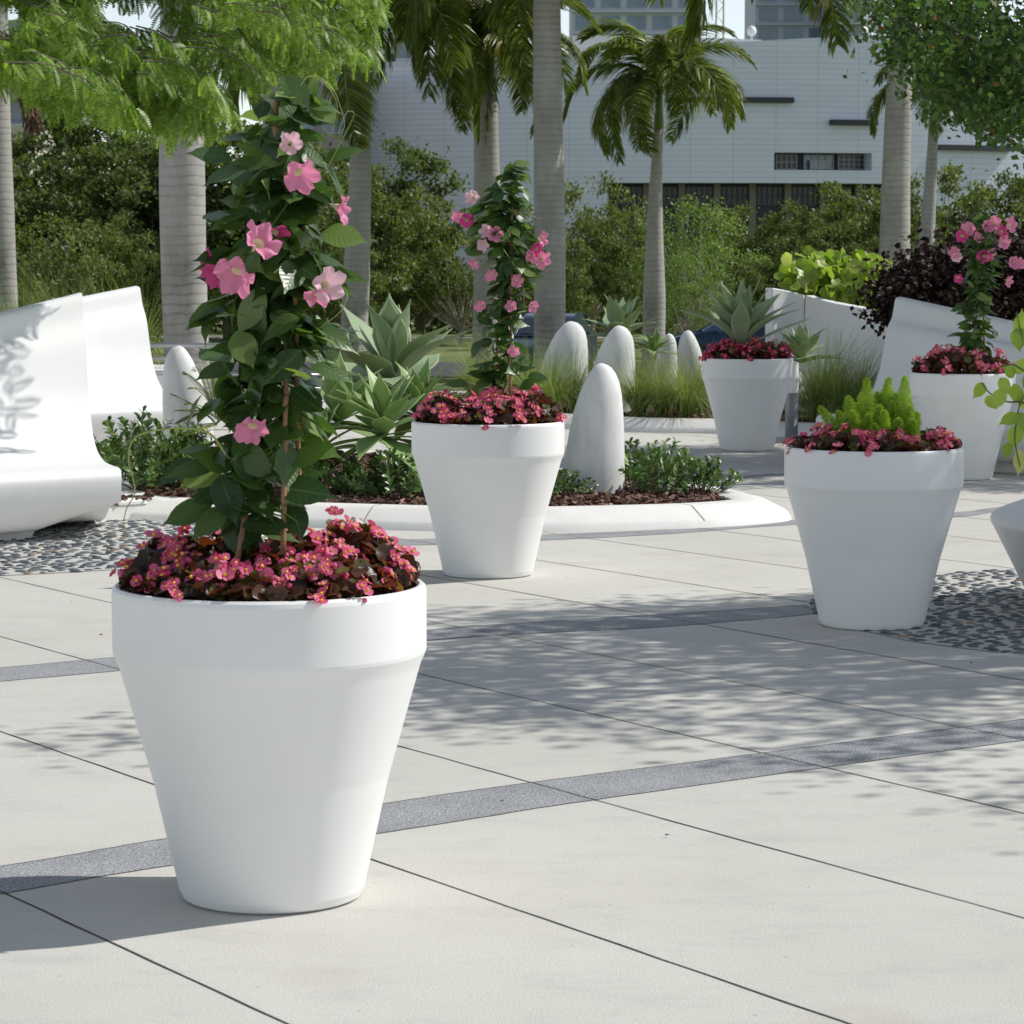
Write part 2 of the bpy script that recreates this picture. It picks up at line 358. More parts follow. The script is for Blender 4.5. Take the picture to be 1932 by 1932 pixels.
def batch(TV, TF, P, X, Y, Z, S):
    """copies of a template: P positions, X/Y/Z axes, S scale (n,) or (n,3)"""
    TV = np.asarray(TV, float); TF = np.asarray(TF); n = len(P); k = len(TV)
    S = np.asarray(S, float)
    if S.ndim == 1: S = np.repeat(S[:, None], 3, 1)
    T = TV[None] * S[:, None, :]
    V = P[:, None, :] + T[..., 0:1] * X[:, None, :] + T[..., 1:2] * Y[:, None, :] + T[..., 2:3] * Z[:, None, :]
    Fs = (TF[None] + (np.arange(n) * k)[:, None, None]).reshape(-1, TF.shape[1])
    return V.reshape(-1, 3), Fs
def frame(D, Nn):
    """Y along D (leaf length), Z near Nn"""
    Y = nrm(D); X = nrm(np.cross(Y, Nn)); Z = np.cross(X, Y); return X, Y, Z
def rdir(n): return nrm(rng.normal(size=(n, 3)))
# leaf templates -----------------------------------------------------------
def leaf_tmpl(ws, fold=.25, curve=.3, wmax=.25, wave=0):
    """grid leaf, length 1 along +Y; ws width profile"""
    k = len(ws); V = []
    for i, w in enumerate(ws):
        t = i / (k - 1); zc = -curve * t * t
        for x in (-1, 0, 1):
            V.append([x * w * wmax, t, zc + fold * abs(x) * w * wmax + wave * math.sin(t * 9) * abs(x) * w * wmax])
    Fs = []
    for i in range(k - 1):
        for j in (0, 1): Fs.append([i * 3 + j, i * 3 + j + 1, (i + 1) * 3 + j + 1, (i + 1) * 3 + j])
    return np.array(V), np.array(Fs)
LEAF_M = [leaf_tmpl([.05, .60, .92, 1, .97, .85, .58, .16, .01], .13, c, w, .10) for c, w in ((.16, .27), (.38, .25), (-.08, .29))]
LEAF_R = leaf_tmpl([.1, .75, 1, 1, .8, .35], .3, .15, .45, .2)
def latt(t):
    V = t[0]; w = np.abs(V[:, 0]).reshape(-1, 3).max(1).repeat(3); return np.stack([V[:, 0] / (w + 1e-9), V[:, 1]], 1)
LEAF_O = leaf_tmpl([.08, .5, .9, 1, .55], .3, .15, .26)
LEAF_AG = leaf_tmpl([.50, .50, .60, .82, .98, 1, .93, .74, .44, .13, .01], .38, .22, .16)
QUADL = (np.array([[0, 0, 0], [.32, .5, .06], [0, 1, -.08], [-.32, .5, .06]]), np.array([[0, 1, 2, 3]]))
# ================================================================== SETTING
def struct(o): o['kind'] = 'structure'; return o
LOW = -.85
# ground: one sheet to the horizon, plaza level near the camera dropping gently to the park beyond
mb = MB(); xs = np.array([-3000, -800, -200, -80, -40, -20, -10, 0, 10, 20, 40, 80, 200, 800, 3000.])
ys = np.array([-200, 0, 30, 36, 38, 40, 43, 46, 50, 80, 150, 400, 1000, 6000.])
zz = np.array([0, 0, 0, 0, -.05, -.2, -.5, -.75, LOW, LOW, LOW, LOW, LOW, LOW]) - .03
V = np.array([[x, y, z] for y, z in zip(ys, zz) for x in xs]); nx = len(xs)
mb.add(V, np.array([[j * nx + i, j * nx + i + 1, (j + 1) * nx + i + 1, (j + 1) * nx + i] for j in range(len(ys) - 1) for i in range(nx - 1)]))
struct(mb.build('ground', M['lawn']))
mb = MB(); mb.add([[-40, -12, 0], [40, -12, 0], [40, 37.5, 0], [-40, 37.5, 0]], np.array([[0, 1, 2, 3]])); struct(mb.build('plaza_paving', M['paving']))
mb = MB(); mb.add([[-300, 66, LOW], [300, 66, LOW], [300, 76, LOW], [-300, 76, LOW]], np.array([[0, 1, 2, 3]])); struct(mb.build('road', M['road']))
for y0, y1 in ((101, 104), (122, 127)):
    mb = MB(); mb.add([[-300, y0, LOW], [300, y0, LOW], [300, y1, LOW], [-300, y1, LOW]], np.array([[0, 1, 2, 3]])); struct(mb.build('footpath', M['walk']))
def curve_px(pts, n=10): return crom([gp(u, v) for u, v in pts], n)
def wob(P, a=.004, s=1):
    return P + rng.normal(size=P.shape) * a * np.array([1, 1, 0])
# joints (parallel saw cuts)
J3a, J3b = gp(869, 1440), gp(1932, 1732); jd = nrm(J3b - J3a)
jn = np.array([-jd[1], jd[0], 0])
if jn[1] < 0: jn = -jn
refs = [(869, 1676), (869, 1440), (869, 1290), (869, 1184), (869, 1098)]
pos = [np.dot(gp(*r) - J3a, jn) for r in refs]
step = np.polyfit(range(5), pos, 1)[0]; print('joint step', step, pos)
mb = MB()
for k, o in enumerate([-5.55, -4.45] + JOINTS, -5):
    c0 = J3a + jn * o
    t = np.linspace(-30, 12, 240); P = c0 + t[:, None] * jd
    w = (.0026 if k < 3 else .004) + rng.random(240)[:, None] * .0015
    P = P + jn * (rng.normal(size=240) * .0012)[:, None]
    mb.add(*ribbon(P - jn * w, P + jn * w, .0020), m=0 if k < 2 else 1)
struct(mb.build('paving_joints', [M['joint'], M['joint2']]))
def band(front, back, n=12):
    A = crom([gp(u, v) for u, v in front], n); B = crom([gp(u, v) for u, v in back], n)
    k = 160
    def res(P): 
        s = np.concatenate([[0], np.cumsum(np.linalg.norm(np.diff(P, axis=0), axis=1))]); t = np.linspace(0, s[-1], k)
        return np.stack([np.interp(t, s, P[:, i]) for i in range(3)], 1)
    A, B = res(A), res(B); mb = MB(); mb.add(*ribbon(A, B, .0010))
    for E in (A, B):
        d = nrm(np.gradient(E, axis=0)); q = np.stack([-d[:, 1], d[:, 0], 0 * d[:, 0]], 1)
        E2 = wob(E, .0015); mb.add(*ribbon(E2 - q * .003, E2 + q * .003, .0016), m=1)
    struct(mb.build('dark_paving_band', [M['band'], M['joint']]))
band([(-560, 1772), (0, 1687), (252, 1644), (869, 1549), (1132, 1508), (1932, 1397), (2500, 1325)],
     [(-560, 1708), (0, 1635), (310, 1583), (869, 1495), (1400, 1426), (1932, 1357), (2500, 1286)])
band([(-500, 1332), (0, 1286), (212, 1267), (869, 1204), (1210, 1186), (1391, 1172), (1534, 1159), (1900, 1122), (2400, 1075)],
     [(-500, 1300), (0, 1260), (209, 1241), (869, 1184), (1199, 1162), (1529, 1140), (1900, 1105), (2400, 1060)])
band([(-300, 1035), (260, 1038), (778, 1029), (1018, 1020), (1256, 1008), (1501, 990), (1802, 976), (1907, 963), (2300, 925)],
     [(-300, 1024), (260, 1026), (778, 1018), (1018, 1009), (1256, 999), (1501, 981), (1802, 967), (1907, 955), (2300, 918)])
band([(1100, 912), (1371, 904), (1484, 897), (1800, 880), (2100, 862)], [(1100, 906), (1371, 899), (1484, 892), (1800, 875), (2100, 858)])
# pebble mosaics: mortar disc + individual flat pebbles (uncountable: one mass each)
def pebbles(cx, cy, R, n, ang0=0, name='pebble_mosaic', keep=None):
    th = np.linspace(0, 2 * PI, 120, endpoint=False); rr = R + .02 * np.sin(7 * th) + rng.normal(size=120) * .006
    mb = MB(); mb.add(np.stack([cx + rr * np.cos(th), cy + rr * np.sin(th), np.full(120, .0035)], 1), [list(range(120))])
    struct(mb.build('mortar_disc', M['mortar'], smooth=False))
    # dart throwing on a grid
    cell = .060; pts = []; grid = {}
    for _ in range(n * 9):
        r = R * math.sqrt(random.random()) * .995; a = random.random() * 2 * PI
        x, y = cx + r * math.cos(a), cy + r * math.sin(a)
        if keep and not keep(x, y): continue
        i, j = int(x / cell), int(y / cell); ok = True
        for di in (-2, -1, 0, 1, 2):
            for dj in (-2, -1, 0, 1, 2):
                for q in grid.get((i + di, j + dj), ()):
                    dx, dy = x - q[0], y - q[1]
                    if (dx / 1.35) ** 2 + (dy / .86) ** 2 < .0036: ok = False
        if ok: grid.setdefault((i, j), []).append((x, y)); pts.append((x, y))
        if len(pts) >= n: break
    P = np.array([[x, y, .0035] for x, y in pts]); k = len(P)
    prof = [(1, -.3), (.98, .25), (.75, .62), (.38, .84)]; tv, tf = [], []
    m_ = 9
    for r, z in prof:
        for q in range(m_): tv.append([r * math.cos(q * 2 * PI / m_), r * math.sin(q * 2 * PI / m_), z])
    tv.append([0, 0, .9])
    for i in range(3):
        for q in range(m_): tf.append([i * m_ + q, i * m_ + (q + 1) % m_, (i + 1) * m_ + (q + 1) % m_, (i + 1) * m_ + q])
    for q in range(m_): tf.append([3 * m_ + q, 3 * m_ + (q + 1) % m_, 4 * m_, 4 * m_])
    a = rng.normal(size=k) * .40; X = np.stack([np.cos(a), np.sin(a), 0 * a], 1); Y = np.stack([-np.sin(a), np.cos(a), 0 * a], 1)
    Z = np.tile([0, 0, 1.], (k, 1)); S = np.stack([.025 + rng.random(k) * .018, .014 + rng.random(k) * .010, .007 + rng.random(k) * .006], 1)
    quads = [f for f in tf if f[2] != f[3]]; tris = [[f[0], f[1], f[2]] for f in tf if f[2] == f[3]]
    mb = MB(); mb.add(*batch(tv, quads, P, X, Y, Z, S)); V, Fs = batch(tv, tris, P, X, Y, Z, S); mb.add(V, Fs)
    o = mb.build(name, M['pebble']); o['kind'] = 'stuff'; o['label'] = 'flat dark river pebbles set in pale mortar'; o['category'] = 'pebbles'
    print('pebbles', k); return o
o = pebbles(-3.65, 17.9, 2.05, 5200, keep=lambda x, y: x / y > -.21 and y < 19.9)
o['label'] = 'flat grey river pebbles set in mortar in front of the left bench'
o = pebbles(3.62, 14.35, 2.05, 5200, keep=lambda x, y: x / y < .21)
o['label'] = 'flat dark river pebbles set in mortar right of the fern pot'
# planting beds with white kerbs
def bed(outer, name, nchips, h=.14):
    P = np.array(outer, float); P = np.c_[P, np.zeros(len(P))]; P = crom(P, 10, True); k = len(P)
    d = nrm(np.roll(P, -1, 0) - np.roll(P, 1, 0)); q = np.stack([-d[:, 1], d[:, 0], 0 * d[:, 0]], 1)   # inward if CCW
    prof = [(0, 0), (.025, .045), (.05, .062), (.19, h - .008), (.22, h), (.40, h), (.43, h - .012), (.45, -.01)]
    mb = MB(); rings = [P + q * a + np.array([0, 0, z]) for a, z in prof]
    V = np.concatenate(rings); Fs = []
    for i in range(len(prof) - 1):
        for j in range(k): Fs.append([i * k + j, i * k + (j + 1) % k, (i + 1) * k + (j + 1) % k, (i + 1) * k + j])
    mb.add(V, np.array(Fs)); o = mb.build('planting_bed_kerb', M['kerb']); autosmooth(o, 28); struct(o)
    s = np.linalg.norm(np.diff(P, axis=0), axis=1)
    # expansion joints across the kerb
    jb = MB(); acc = 0
    for j in range(k - 1):
        acc += s[j]
        if acc > 2.35:
            acc = 0
            for i in range(1, len(prof) - 2):
                a, z = prof[i]; a2, z2 = prof[i + 1]; w = d[j] * .003; up = np.array([-.0, 0, .003]) - q[j] * .002
                A = P[j] + q[j] * a + [0, 0, z] + up; B = P[j] + q[j] * a2 + [0, 0, z2] + up
                jb.add([A - w, A + w, B + w, B - w], np.array([[0, 1, 2, 3]]))
    struct(jb.build('kerb_joints', M['joint2'], smooth=False))
    inner = P + q * .44; c = inner.mean(0)
    mb = MB(); R = [inner + (c - inner) * t + np.array([0, 0, h - .035 + .05 * math.sin(t * PI / 2)]) for t in (0, .08, .3, .6, .9)]
    V = np.concatenate(R); Fs = [[i * k + j, i * k + (j + 1) % k, (i + 1) * k + (j + 1) % k, (i + 1) * k + j] for i in range(4) for j in range(k)]
    mb.add(V, np.array(Fs)); mb.add(R[-1], [list(range(k))])
    o = mb.build('mulch_bed', M['mulch']); struct(o)
    # bark chips
    pts = []
    from mathutils.geometry import intersect_point_tri_2d
    poly = inner[:, :2]
    def inside(x, y):
        r = False; n_ = len(poly); jj = n_ - 1
        for ii in range(n_):
            if (poly[ii][1] > y) != (poly[jj][1] > y) and x < (poly[jj][0] - poly[ii][0]) * (y - poly[ii][1]) / (poly[jj][1] - poly[ii][1]) + poly[ii][0]: r = not r
            jj = ii
        return r
    mn, mxx = poly.min(0), poly.max(0)
    while len(pts) < nchips:
        x = mn[0] + random.random() * (mxx[0] - mn[0]); y = mn[1] + random.random() ** 1.6 * (mxx[1] - mn[1])
        if inside(x, y): pts.append([x, y, h - .02 + random.random() * .035])
    P_ = np.array(pts); n_ = len(P_); D = nrm(rng.normal(size=(n_, 3)) * [1, 1, .35]); Nn = nrm(rng.normal(size=(n_, 3)) * [.6, .6, .5] + [0, 0, 1])
    X, Y, Z = frame(D, Nn)
    S = np.stack([.008 + rng.random(n_) * .014, .02 + rng.random(n_) * .035, .004 + rng.random(n_) * .005], 1)
    bv = box((0, 0, 0), (1.6, 1.6, 1.6)); mb = MB(); mb.add(*batch(bv[0], bv[1], P_, X, Y, Z, S))
    o = mb.build('bark_chips', M['chip'], smooth=False); o['kind'] = 'stuff'; o['category'] = 'mulch'; return o
bp = [gp(u, v)[:2] for u, v in ((597, 996), (811, 1002), (1024, 1004), (1256, 999), (1371, 994), (1450, 988))]
left = [gp(u, v)[:2] for u, v in ((172, 974), (210, 979), (367, 988))]
outer1 = left + bp + [(1.98, 19.55), (1.95, 20.1), (1.55, 21.3), (.7, 22.6), (-.6, 24.4), (-2.0, 25.8), (-3.0, 26.2), (-3.55, 25.4), (-3.6, 23.0), (-3.3, 20.8), (-3.0, 19.9)]
o = bed(outer1, 'front', 5200); o['label'] = 'reddish brown bark chips in the front planting bed'
outer2 = [(-1.6, 33.6), (-.4, 31.8), (.5, 30.6), (1.24, 29.95), (2.2, 29.55), (3.2, 28.75), (4.2, 27.9), (5.6, 27.6), (6.6, 30), (6.4, 34), (4.0, 36.6), (0, 37.0), (-2, 35.8)]
o = bed(outer2, 'rear', 3000); o['label'] = 'brown bark chips in the rear planting bed under the grasses'
BEDZ = .15
# ================================================================== POTS
POTH, POTR = .90, .445
prof = [(.10, .0), (.24, .0), (.258, .008), (.268, .03), (.3418, .350), (.3462, .363), (.4300, .650), (.4350, .664), (.4475, .692), (.4495, .702), (.4500, .862), (.447, .873), (.440, .880), (.430, .880), (.423, .874), (.421, .86), (.415, .79)]
pf = [prof[0]]
for p_, q_ in zip(prof[:-1], prof[1:]):
    L_ = math.hypot(q_[0] - p_[0], q_[1] - p_[1])
    if L_ > .05:
        for f_ in (.006 / L_, .5, 1 - .006 / L_): pf.append((p_[0] + (q_[0] - p_[0]) * f_, p_[1] + (q_[1] - p_[1]) * f_))
    pf.append(q_)
prof = [(r_ * .989, z_ * POTH / .88) for r_, z_ in pf]
sv, sf = lathe(prof, 160)
POTMESH = MB().add(sv, sf).mesh('planter_shell', M['pot']); POTMESH.set_sharp_from_angle(angle=math.radians(9)); 
SOILMESH = MB().add(*lathe([(.417, .80), (.3, .815), (.12, .82), (.01, .822)], 64, capb=False, capt=True)).mesh('soil', M['soil'])
pots = {}
def pot(key, loc, label, s=1.0):
    t = thing('planter_pot', label, 'planter', (*loc, 0), 'tapered white round planter pots on the plaza'); t.scale = (s,) * 3
    for nm, me in (('shell', POTMESH), ('soil', SOILMESH)):
        o = bpy.data.objects.new(nm, me); C.objects.link(o); o.parent = t
    o = children(t)[0]; pots[key] = t; t.rotation_euler.z = rng.random() * 6
    return t
_o = None
def ppos(u, Z): return ((u - 966) / F * Z, Z)
PA, PB, PC, PD, PE = ppos(506, 7.80), ppos(920.5, 16.05), ppos(1650, 13.78), ppos(1410, 27.0), ppos(1815.5, 23.35)
pot('A', PA, 'large white planter pot nearest the camera holding a tall pink-flowered vine')
pot('B', PB, 'white planter pot in front of the curved kerb holding a pink-flowered vine')
pot('C', PC, 'white planter pot beside the pebbles holding a bright yellow-green foxtail fern')
pot('D', PD, 'shaded white planter pot at the back holding an agave')
pot('E', PE, 'white planter pot in front of the right bench, partly behind the fern pot')
# ------------------------------------------------------------------ begonias
def petal_ring(spec, mats_i=0):
    """flat petals around Z: (angle, length, width, tilt)"""
    V, Fs = [], []
    for a, l, w, tl in spec:
        n = len(V); ca, sa = math.cos(a), math.sin(a)
        for (r, s, z) in ((.0, 0, 0), (.45, -.5, .02), (.5, 0, -.02), (.45, .5, .02), (.85, -.42, .0), (.92, 0, -.04), (.85, .42, .0), (1.03, 0, -.02)):
            x, y = r * l, s * w; zz_ = (z + tl * r) * l
            V.append([x * ca - y * sa, x * sa + y * ca, zz_])
        Fs += [[n, n + 1, n + 2, n + 2], [n, n + 2, n + 3, n + 3], [n + 1, n + 4, n + 5, n + 2], [n + 2, n + 5, n + 6, n + 3], [n + 4, n + 7, n + 5, n + 5], [n + 5, n + 7, n + 6, n + 6]]
    return np.array(V), [list(dict.fromkeys(f)) for f in Fs]
def floret(seed):
    r = random.Random(seed)
    return petal_ring([(0, 1, 1.15, .25 + r.random() * .2), (PI, 1, 1.15, .25 + r.random() * .2), (PI / 2, .8, .6, .4), (-PI / 2, .8, .6, .4)])
def blossom_mesh(seed, pet, nfl):
    r = random.Random(seed); mb = MB()
    for k in range(nfl):
        a = r.random() * 6.3; d = 0 if k == 0 else .014 + r.random() * .014
        c = np.array([d * math.cos(a), d * math.sin(a), r.random() * .012])
        nn = nrm(np.array([d * 22 * math.cos(a) + r.gauss(0, .25), d * 22 * math.sin(a) + r.gauss(0, .25), 1.0]))
        X, Y, Z = frame(nrm(np.array([r.gauss(0, 1), r.gauss(0, 1), r.gauss(0, .3)])), nn)
        R = np.stack([X, Y, Z], 1); s = .0135 + r.random() * .005
        V, Fs = floret(seed * 9 + k); mb.add((V * s) @ R.T + c, Fs, 0)
        sv_, sf_ = lathe([(.0, -.002), (.0035, .0), (.004, .004), (.001, .007)], 6, capb=False); mb.add(sv_ @ R.T + c, sf_, 1)
    for k in range(2):   # buds
        a = r.random() * 6.3; c = np.array([.02 * math.cos(a), .02 * math.sin(a), -.004])
        sv_, sf_ = lathe([(.001, -.006), (.006, -.002), (.006, .004), (.001, .010)], 7); mb.add(sv_ + c, sf_, 0)
    return mb.mesh('blossom', [M[pet], M['yellow']])
BLO = {p: [blossom_mesh(s + 1, p, 2 + s % 4) for s in range(7)] for p in ('begpink', 'begdeep')}
def begonias(pt, label, seed, nleaf, nblo, pet='begpink', height=lambda x, y: .10, hole=None, bs=1.0):
    r = random.Random(seed); z0 = .80
    t = thing('begonias', label, 'flowers', (pt[0], pt[1], z0), 'bedding begonias filling the planter pots')
    P, D, Nn, S = [], [], [], []
    while len(P) < nleaf:
        rr = .408 * math.sqrt(r.random()); a = r.random() * 2 * PI; x, y = rr * math.cos(a), rr * math.sin(a)
        if hole and hole(x, y): continue
        H = height(x, y) * (1.22 + .22 * math.sin(x * 17 + seed) * math.sin(y * 15 + 2 * seed)) * (1 - .45 * max(0, rr - .34) / .11); k = r.random()
        z = z0 + .03 + (k ** .6) * H
        if rr > .375: z = max(z, POTH + .02)
        P.append((pt[0] + x, pt[1] + y, z)); o = np.array([x, y, 0]) / .45
        d = nrm(np.array([r.gauss(0, 1), r.gauss(0, 1), r.gauss(.05, .45)]) + o * .7); D.append(d)
        Nn.append(nrm(np.array([r.gauss(0, .75), r.gauss(-.15, .7), .8]) + o * .5)); S.append(.042 + r.random() * .026)
    X, Y, Z = frame(np.array(D), np.array(Nn)); S = np.array(S); Pn = np.array(P) - Y * (S * .5)[:, None]
    mb = MB(); mb.add(*batch(*LEAF_R, Pn, X, Y, Z, S)); mb.build('foliage', M['begleaf'], t)
    for k in range(nblo):
        for _ in range(50):
            rr = .435 * math.sqrt(r.random()); a = r.random() * 2 * PI; x, y = rr * math.cos(a), rr * math.sin(a)
            if not (hole and hole(x, y)): break
        H = height(x, y) * (1.22 + .22 * math.sin(x * 17 + seed) * math.sin(y * 15 + 2 * seed)) * (1 - .45 * max(0, rr - .34) / .11)
        z = .03 + H * (1.0 if r.random() < .6 else r.random() * .5 + .5) + .012
        if rr > .39: z = max(z - .02 * r.random(), POTH - z0 + .015)
        o = bpy.data.objects.new('blossom', r.choice(BLO[pet])); C.objects.link(o); o.parent = t; o.location = (x, y, z)
        nn = Vector((x * 1.6 + r.gauss(0, .4), y * 1.6 - .35 + r.gauss(0, .4), .8)).normalized()
        q = nn.to_track_quat('Z', 'Y'); o.rotation_mode = 'QUATERNION'; o.rotation_quaternion = q @ Matrix.Rotation(r.random() * 6.3, 3, 'Z').to_quaternion()
        s = bs * (1.0 + r.random() * .55); o.scale = (s, s, s)
    return t
def hA(x, y):   # higher mound on the right and towards the back
    h = .115 + .05 * math.exp(-((x - .2) ** 2 + (y - .1) ** 2) / .03) + .03 * math.exp(-((x + .2) ** 2 + (y - .1) ** 2) / .02) + .03 * y
    return h + .012 * math.sin(x * 31) * math.sin(y * 27 + 1)
begonias(PA, 'pink begonias with bronze leaves filling the nearest pot', 1, 1500, 100, height=hA, hole=lambda x, y: (x + .115) ** 2 * 2.2 + (y + .02) ** 2 * .25 < .0045)
begonias(PB, 'pink begonias filling the pot in front of the curved kerb', 2, 1300, 90, height=lambda x, y: .13 + .05 * math.exp(-((x - .22) ** 2) / .02) + .03 * math.sin(x * 19 + 1) + .03 * y, bs=1.15)
begonias(PC, 'pink begonias around the yellow-green foxtail fern', 3, 1300, 84, height=lambda x, y: .095 + .02 * math.sin(x * 23), bs=1.05)
begonias(PD, 'deep magenta begonias around the agave in the shaded back pot', 4, 900, 90, 'begdeep', height=lambda x, y: .15 + .02 * math.sin(x * 20), bs=1.35)
begonias(PE, 'pink begonias filling the pot in front of the right bench', 5, 900, 70, height=lambda x, y: .15 + .05 * math.exp(-((x + .1) ** 2) / .02), bs=1.3)
# ------------------------------------------------------------------ mandevilla vines
def trumpet(seed, pm):
    r = random.Random(seed); n = 44; rings = [(.003, 0, 0), (.004, .012, 0), (.006, .022, 0), (.011, .034, 0), (.014, .044, 0), (.020, .053, .08), (.030, .062, .35), (.042, .068, .8), (.050, .069, 1)]
    V = []; ph = r.random() * 6; sk = r.uniform(.15, .35)
    for i, (rad, z, lob) in enumerate(rings):
        for j in range(n):
            a = j * 2 * PI / n; L = abs(math.cos(2.5 * a)) ** .45; saw = ((2.5 * a / PI + .5) % 1 - .5)
            rr = rad * (1 - .30 * lob + .34 * lob * L + .10 * lob * saw); zz_ = z + lob * (.020 * saw - .008 * (1 - L) + .007 * math.sin(a * 6 + ph) + .004 * math.sin(a * 11 + ph * 2)) - sk * lob * (.05 * math.cos(a + ph))
            V.append([rr * math.cos(a + lob * .15), rr * math.sin(a + lob * .15), zz_])
    mb = MB(); V = np.array(V)
    f1 = [[i * n + j, i * n + (j + 1) % n, (i + 1) * n + (j + 1) % n, (i + 1) * n + j] for i in range(5) for j in range(n)]
    f2 = [[i * n + j, i * n + (j + 1) % n, (i + 1) * n + (j + 1) % n, (i + 1) * n + j] for i in range(5, len(rings) - 1) for j in range(n)]
    allf = [f + [1] for f in f1[:3 * n]]
    mb.add(V, f1[:3 * n], 1); mb.n -= len(V); mb.V.append(np.zeros((0, 3)))
    mb.n = 0; mb.V = [V]; mb.idx = []; mb.tot = []; mb.mi = []
    for fs, mi in ((f1[:4 * n], 1), (f1[4 * n:] + f2, 0)):
        a_ = np.array(fs); mb.idx.append(a_.ravel()); mb.tot.append(np.full(len(a_), 4)); mb.mi.append(np.full(len(a_), mi))
    mb.n = len(V)
    # calyx
    sv_, sf_ = lathe([(.002, -.014), (.005, -.006), (.0055, .002), (.004, .008)], 7); mb.add(sv_, sf_, 2)
    return mb.mesh('flower', [M[pm], M['mthroat'], M['stem']])
TR = {k: [trumpet(s, k) for s in range(3)] for k in ('mpetal', 'mdeep', 'mpale')}
def mandevilla(label, pt, env, nleaf, flowers, stakes, leafL, seed, tendrils=(), depth=.8, stems=2, extra=(), fl_s=1.0, leafsz=(.75, 1.3)):
    r = random.Random(seed); Y0 = pt[1]
    t = thing('flowering_vine', label, 'vine', (pt[0], pt[1], .82), 'pink-flowered climbing vines trained up stakes in pots')
    vs = [e[0] for e in env]; w = []
    def ev(v):
        return [float(np.interp(v, vs, [e[i] for e in env])) for i in (1, 2, 3)]
    P, D, Nn, S = [], [], [], []
    vmin, vmax = vs[0], vs[-1]; mpp = Y0 / F
    while len(P) < nleaf:
        v = r.uniform(vmin, vmax); uc, hw, dens = ev(v)
        if r.random() > dens: continue
        a = r.random() * 2 * PI; q = r.random() ** .7
        hw = hw * (1 + .30 * math.sin(v * .043 * 8 / Y0 * 1.6 + (0 if math.cos(a) > 0 else 2.1) + seed)) ; u = uc + hw * q * math.cos(a); yo = depth * hw * mpp * q * math.sin(a)
        p = at(u, v, Y0 + yo); out = np.array([math.cos(a), math.sin(a), 0])
        d = nrm(out * 1.0 + np.array([r.gauss(0, .5), r.gauss(0, .5), r.uniform(-.9, .35)]))
        nn = nrm(np.array([.12, 0, .75]) + out * .55 + np.array([r.gauss(0, .35), r.gauss(0, .35), 0]) + np.array([0, -.15, 0]))
        s = leafL * r.uniform(*leafsz) * (.8 if v < vmin + .12 * (vmax - vmin) else 1)
        P.append(p - d * s * .45); D.append(d); Nn.append(nn); S.append(s)
    for (u, v, dy, dx_, dz_, s) in extra:
        d = nrm(np.array([dx_, -.35, dz_])); P.append(at(u, v, Y0 + dy) - d * s * .5); D.append(d); Nn.append(nrm(np.array([r.gauss(0, .3), -.7, .7]))); S.append(s)
    P, D, Nn, S = map(np.array, (P, D, Nn, S)); mb = MB()
    X, Y, Z = frame(D, Nn)
    for k in range(3):
        i = np.arange(len(P)) % 3 == k; sc = np.stack([S[i] * rng.uniform(.85, 1.15, i.sum()), S[i], S[i] * rng.uniform(.6, 1.5, i.sum())], 1)
        mb.add(*batch(*LEAF_M[k], P[i], X[i], Y[i], Z[i], sc), att=latt(LEAF_M[k]))
    mb.build('foliage', M['vine'], t)
    # twining stems
    sb = MB()
    for k in range(stems):
        ph = r.random() * 6; pts = []
        for i in range(60):
            v = vmax + 60 * (Y0 < 10) + 10 - (vmax - vmin) * i / 59 * (.97 - .1 * k); uc, hw, _ = ev(min(v, vmax)); 
            rr = hw * (.10 + .22 * min(1, i / 12)) ; pts.append(at(uc + rr * math.cos(ph + i * .33) + (14 * Y0 / 8 * 0), v, Y0 + rr * mpp * math.sin(ph + i * .33)))
        sb.add(*tube(pts, np.linspace(.0055, .0018, 60), 6))
    sb.build('stem', M['stem'], t)
    for (a, b_) in stakes:
        p0, p1 = at(a[0], a[1], Y0 + a[2]), at(b_[0], b_[1], Y0 + b_[2]); k = 14
        pts = [p0 + (p1 - p0) * i / (k - 1) for i in range(k)]
        MB().add(*tube(pts, [.0075 + (.002 if i % 3 == 0 else 0) for i in range(k)], 8)).build('stake', M['stake'], t)
    for (u, v, dy, dx_, dy_, dz_, s, pm) in flowers:
        p = at(u, v, Y0 + dy); d = Vector((dx_, dy_, dz_)).normalized()
        o = bpy.data.objects.new('flower', r.choice(TR[pm])); C.objects.link(o); o.parent = t
        s = s * fl_s; o.location = Vector(p) - d * .05 * s - Vector(t.location)
        o.rotation_mode = 'QUATERNION'; o.rotation_quaternion = d.to_track_quat('Z', 'Y') @ Matrix.Rotation(r.random() * 6.3, 3, 'Z').to_quaternion(); o.scale = (s, s, s)
    for pts, rad in tendrils:
        P3 = crom([at(u, v, Y0 + dy) for u, v, dy in pts], 8)
        o = MB().add(*tube(P3, np.linspace(rad, rad * .35, len(P3)), 6)).build('tendril', M['tendril'], t)
    return t
envA = [(165, 560, 26, .30), (215, 540, 70, .5), (260, 525, 115, .85), (340, 520, 118, .9), (430, 535, 110, .95), (520, 530, 118, 1), (600, 520, 128, 1), (680, 512, 132, 1), (760, 505, 125, .95), (830, 505, 105, .75), (880, 480, 110, .40), (960, 470, 100, .28), (1030, 480, 60, .22)]
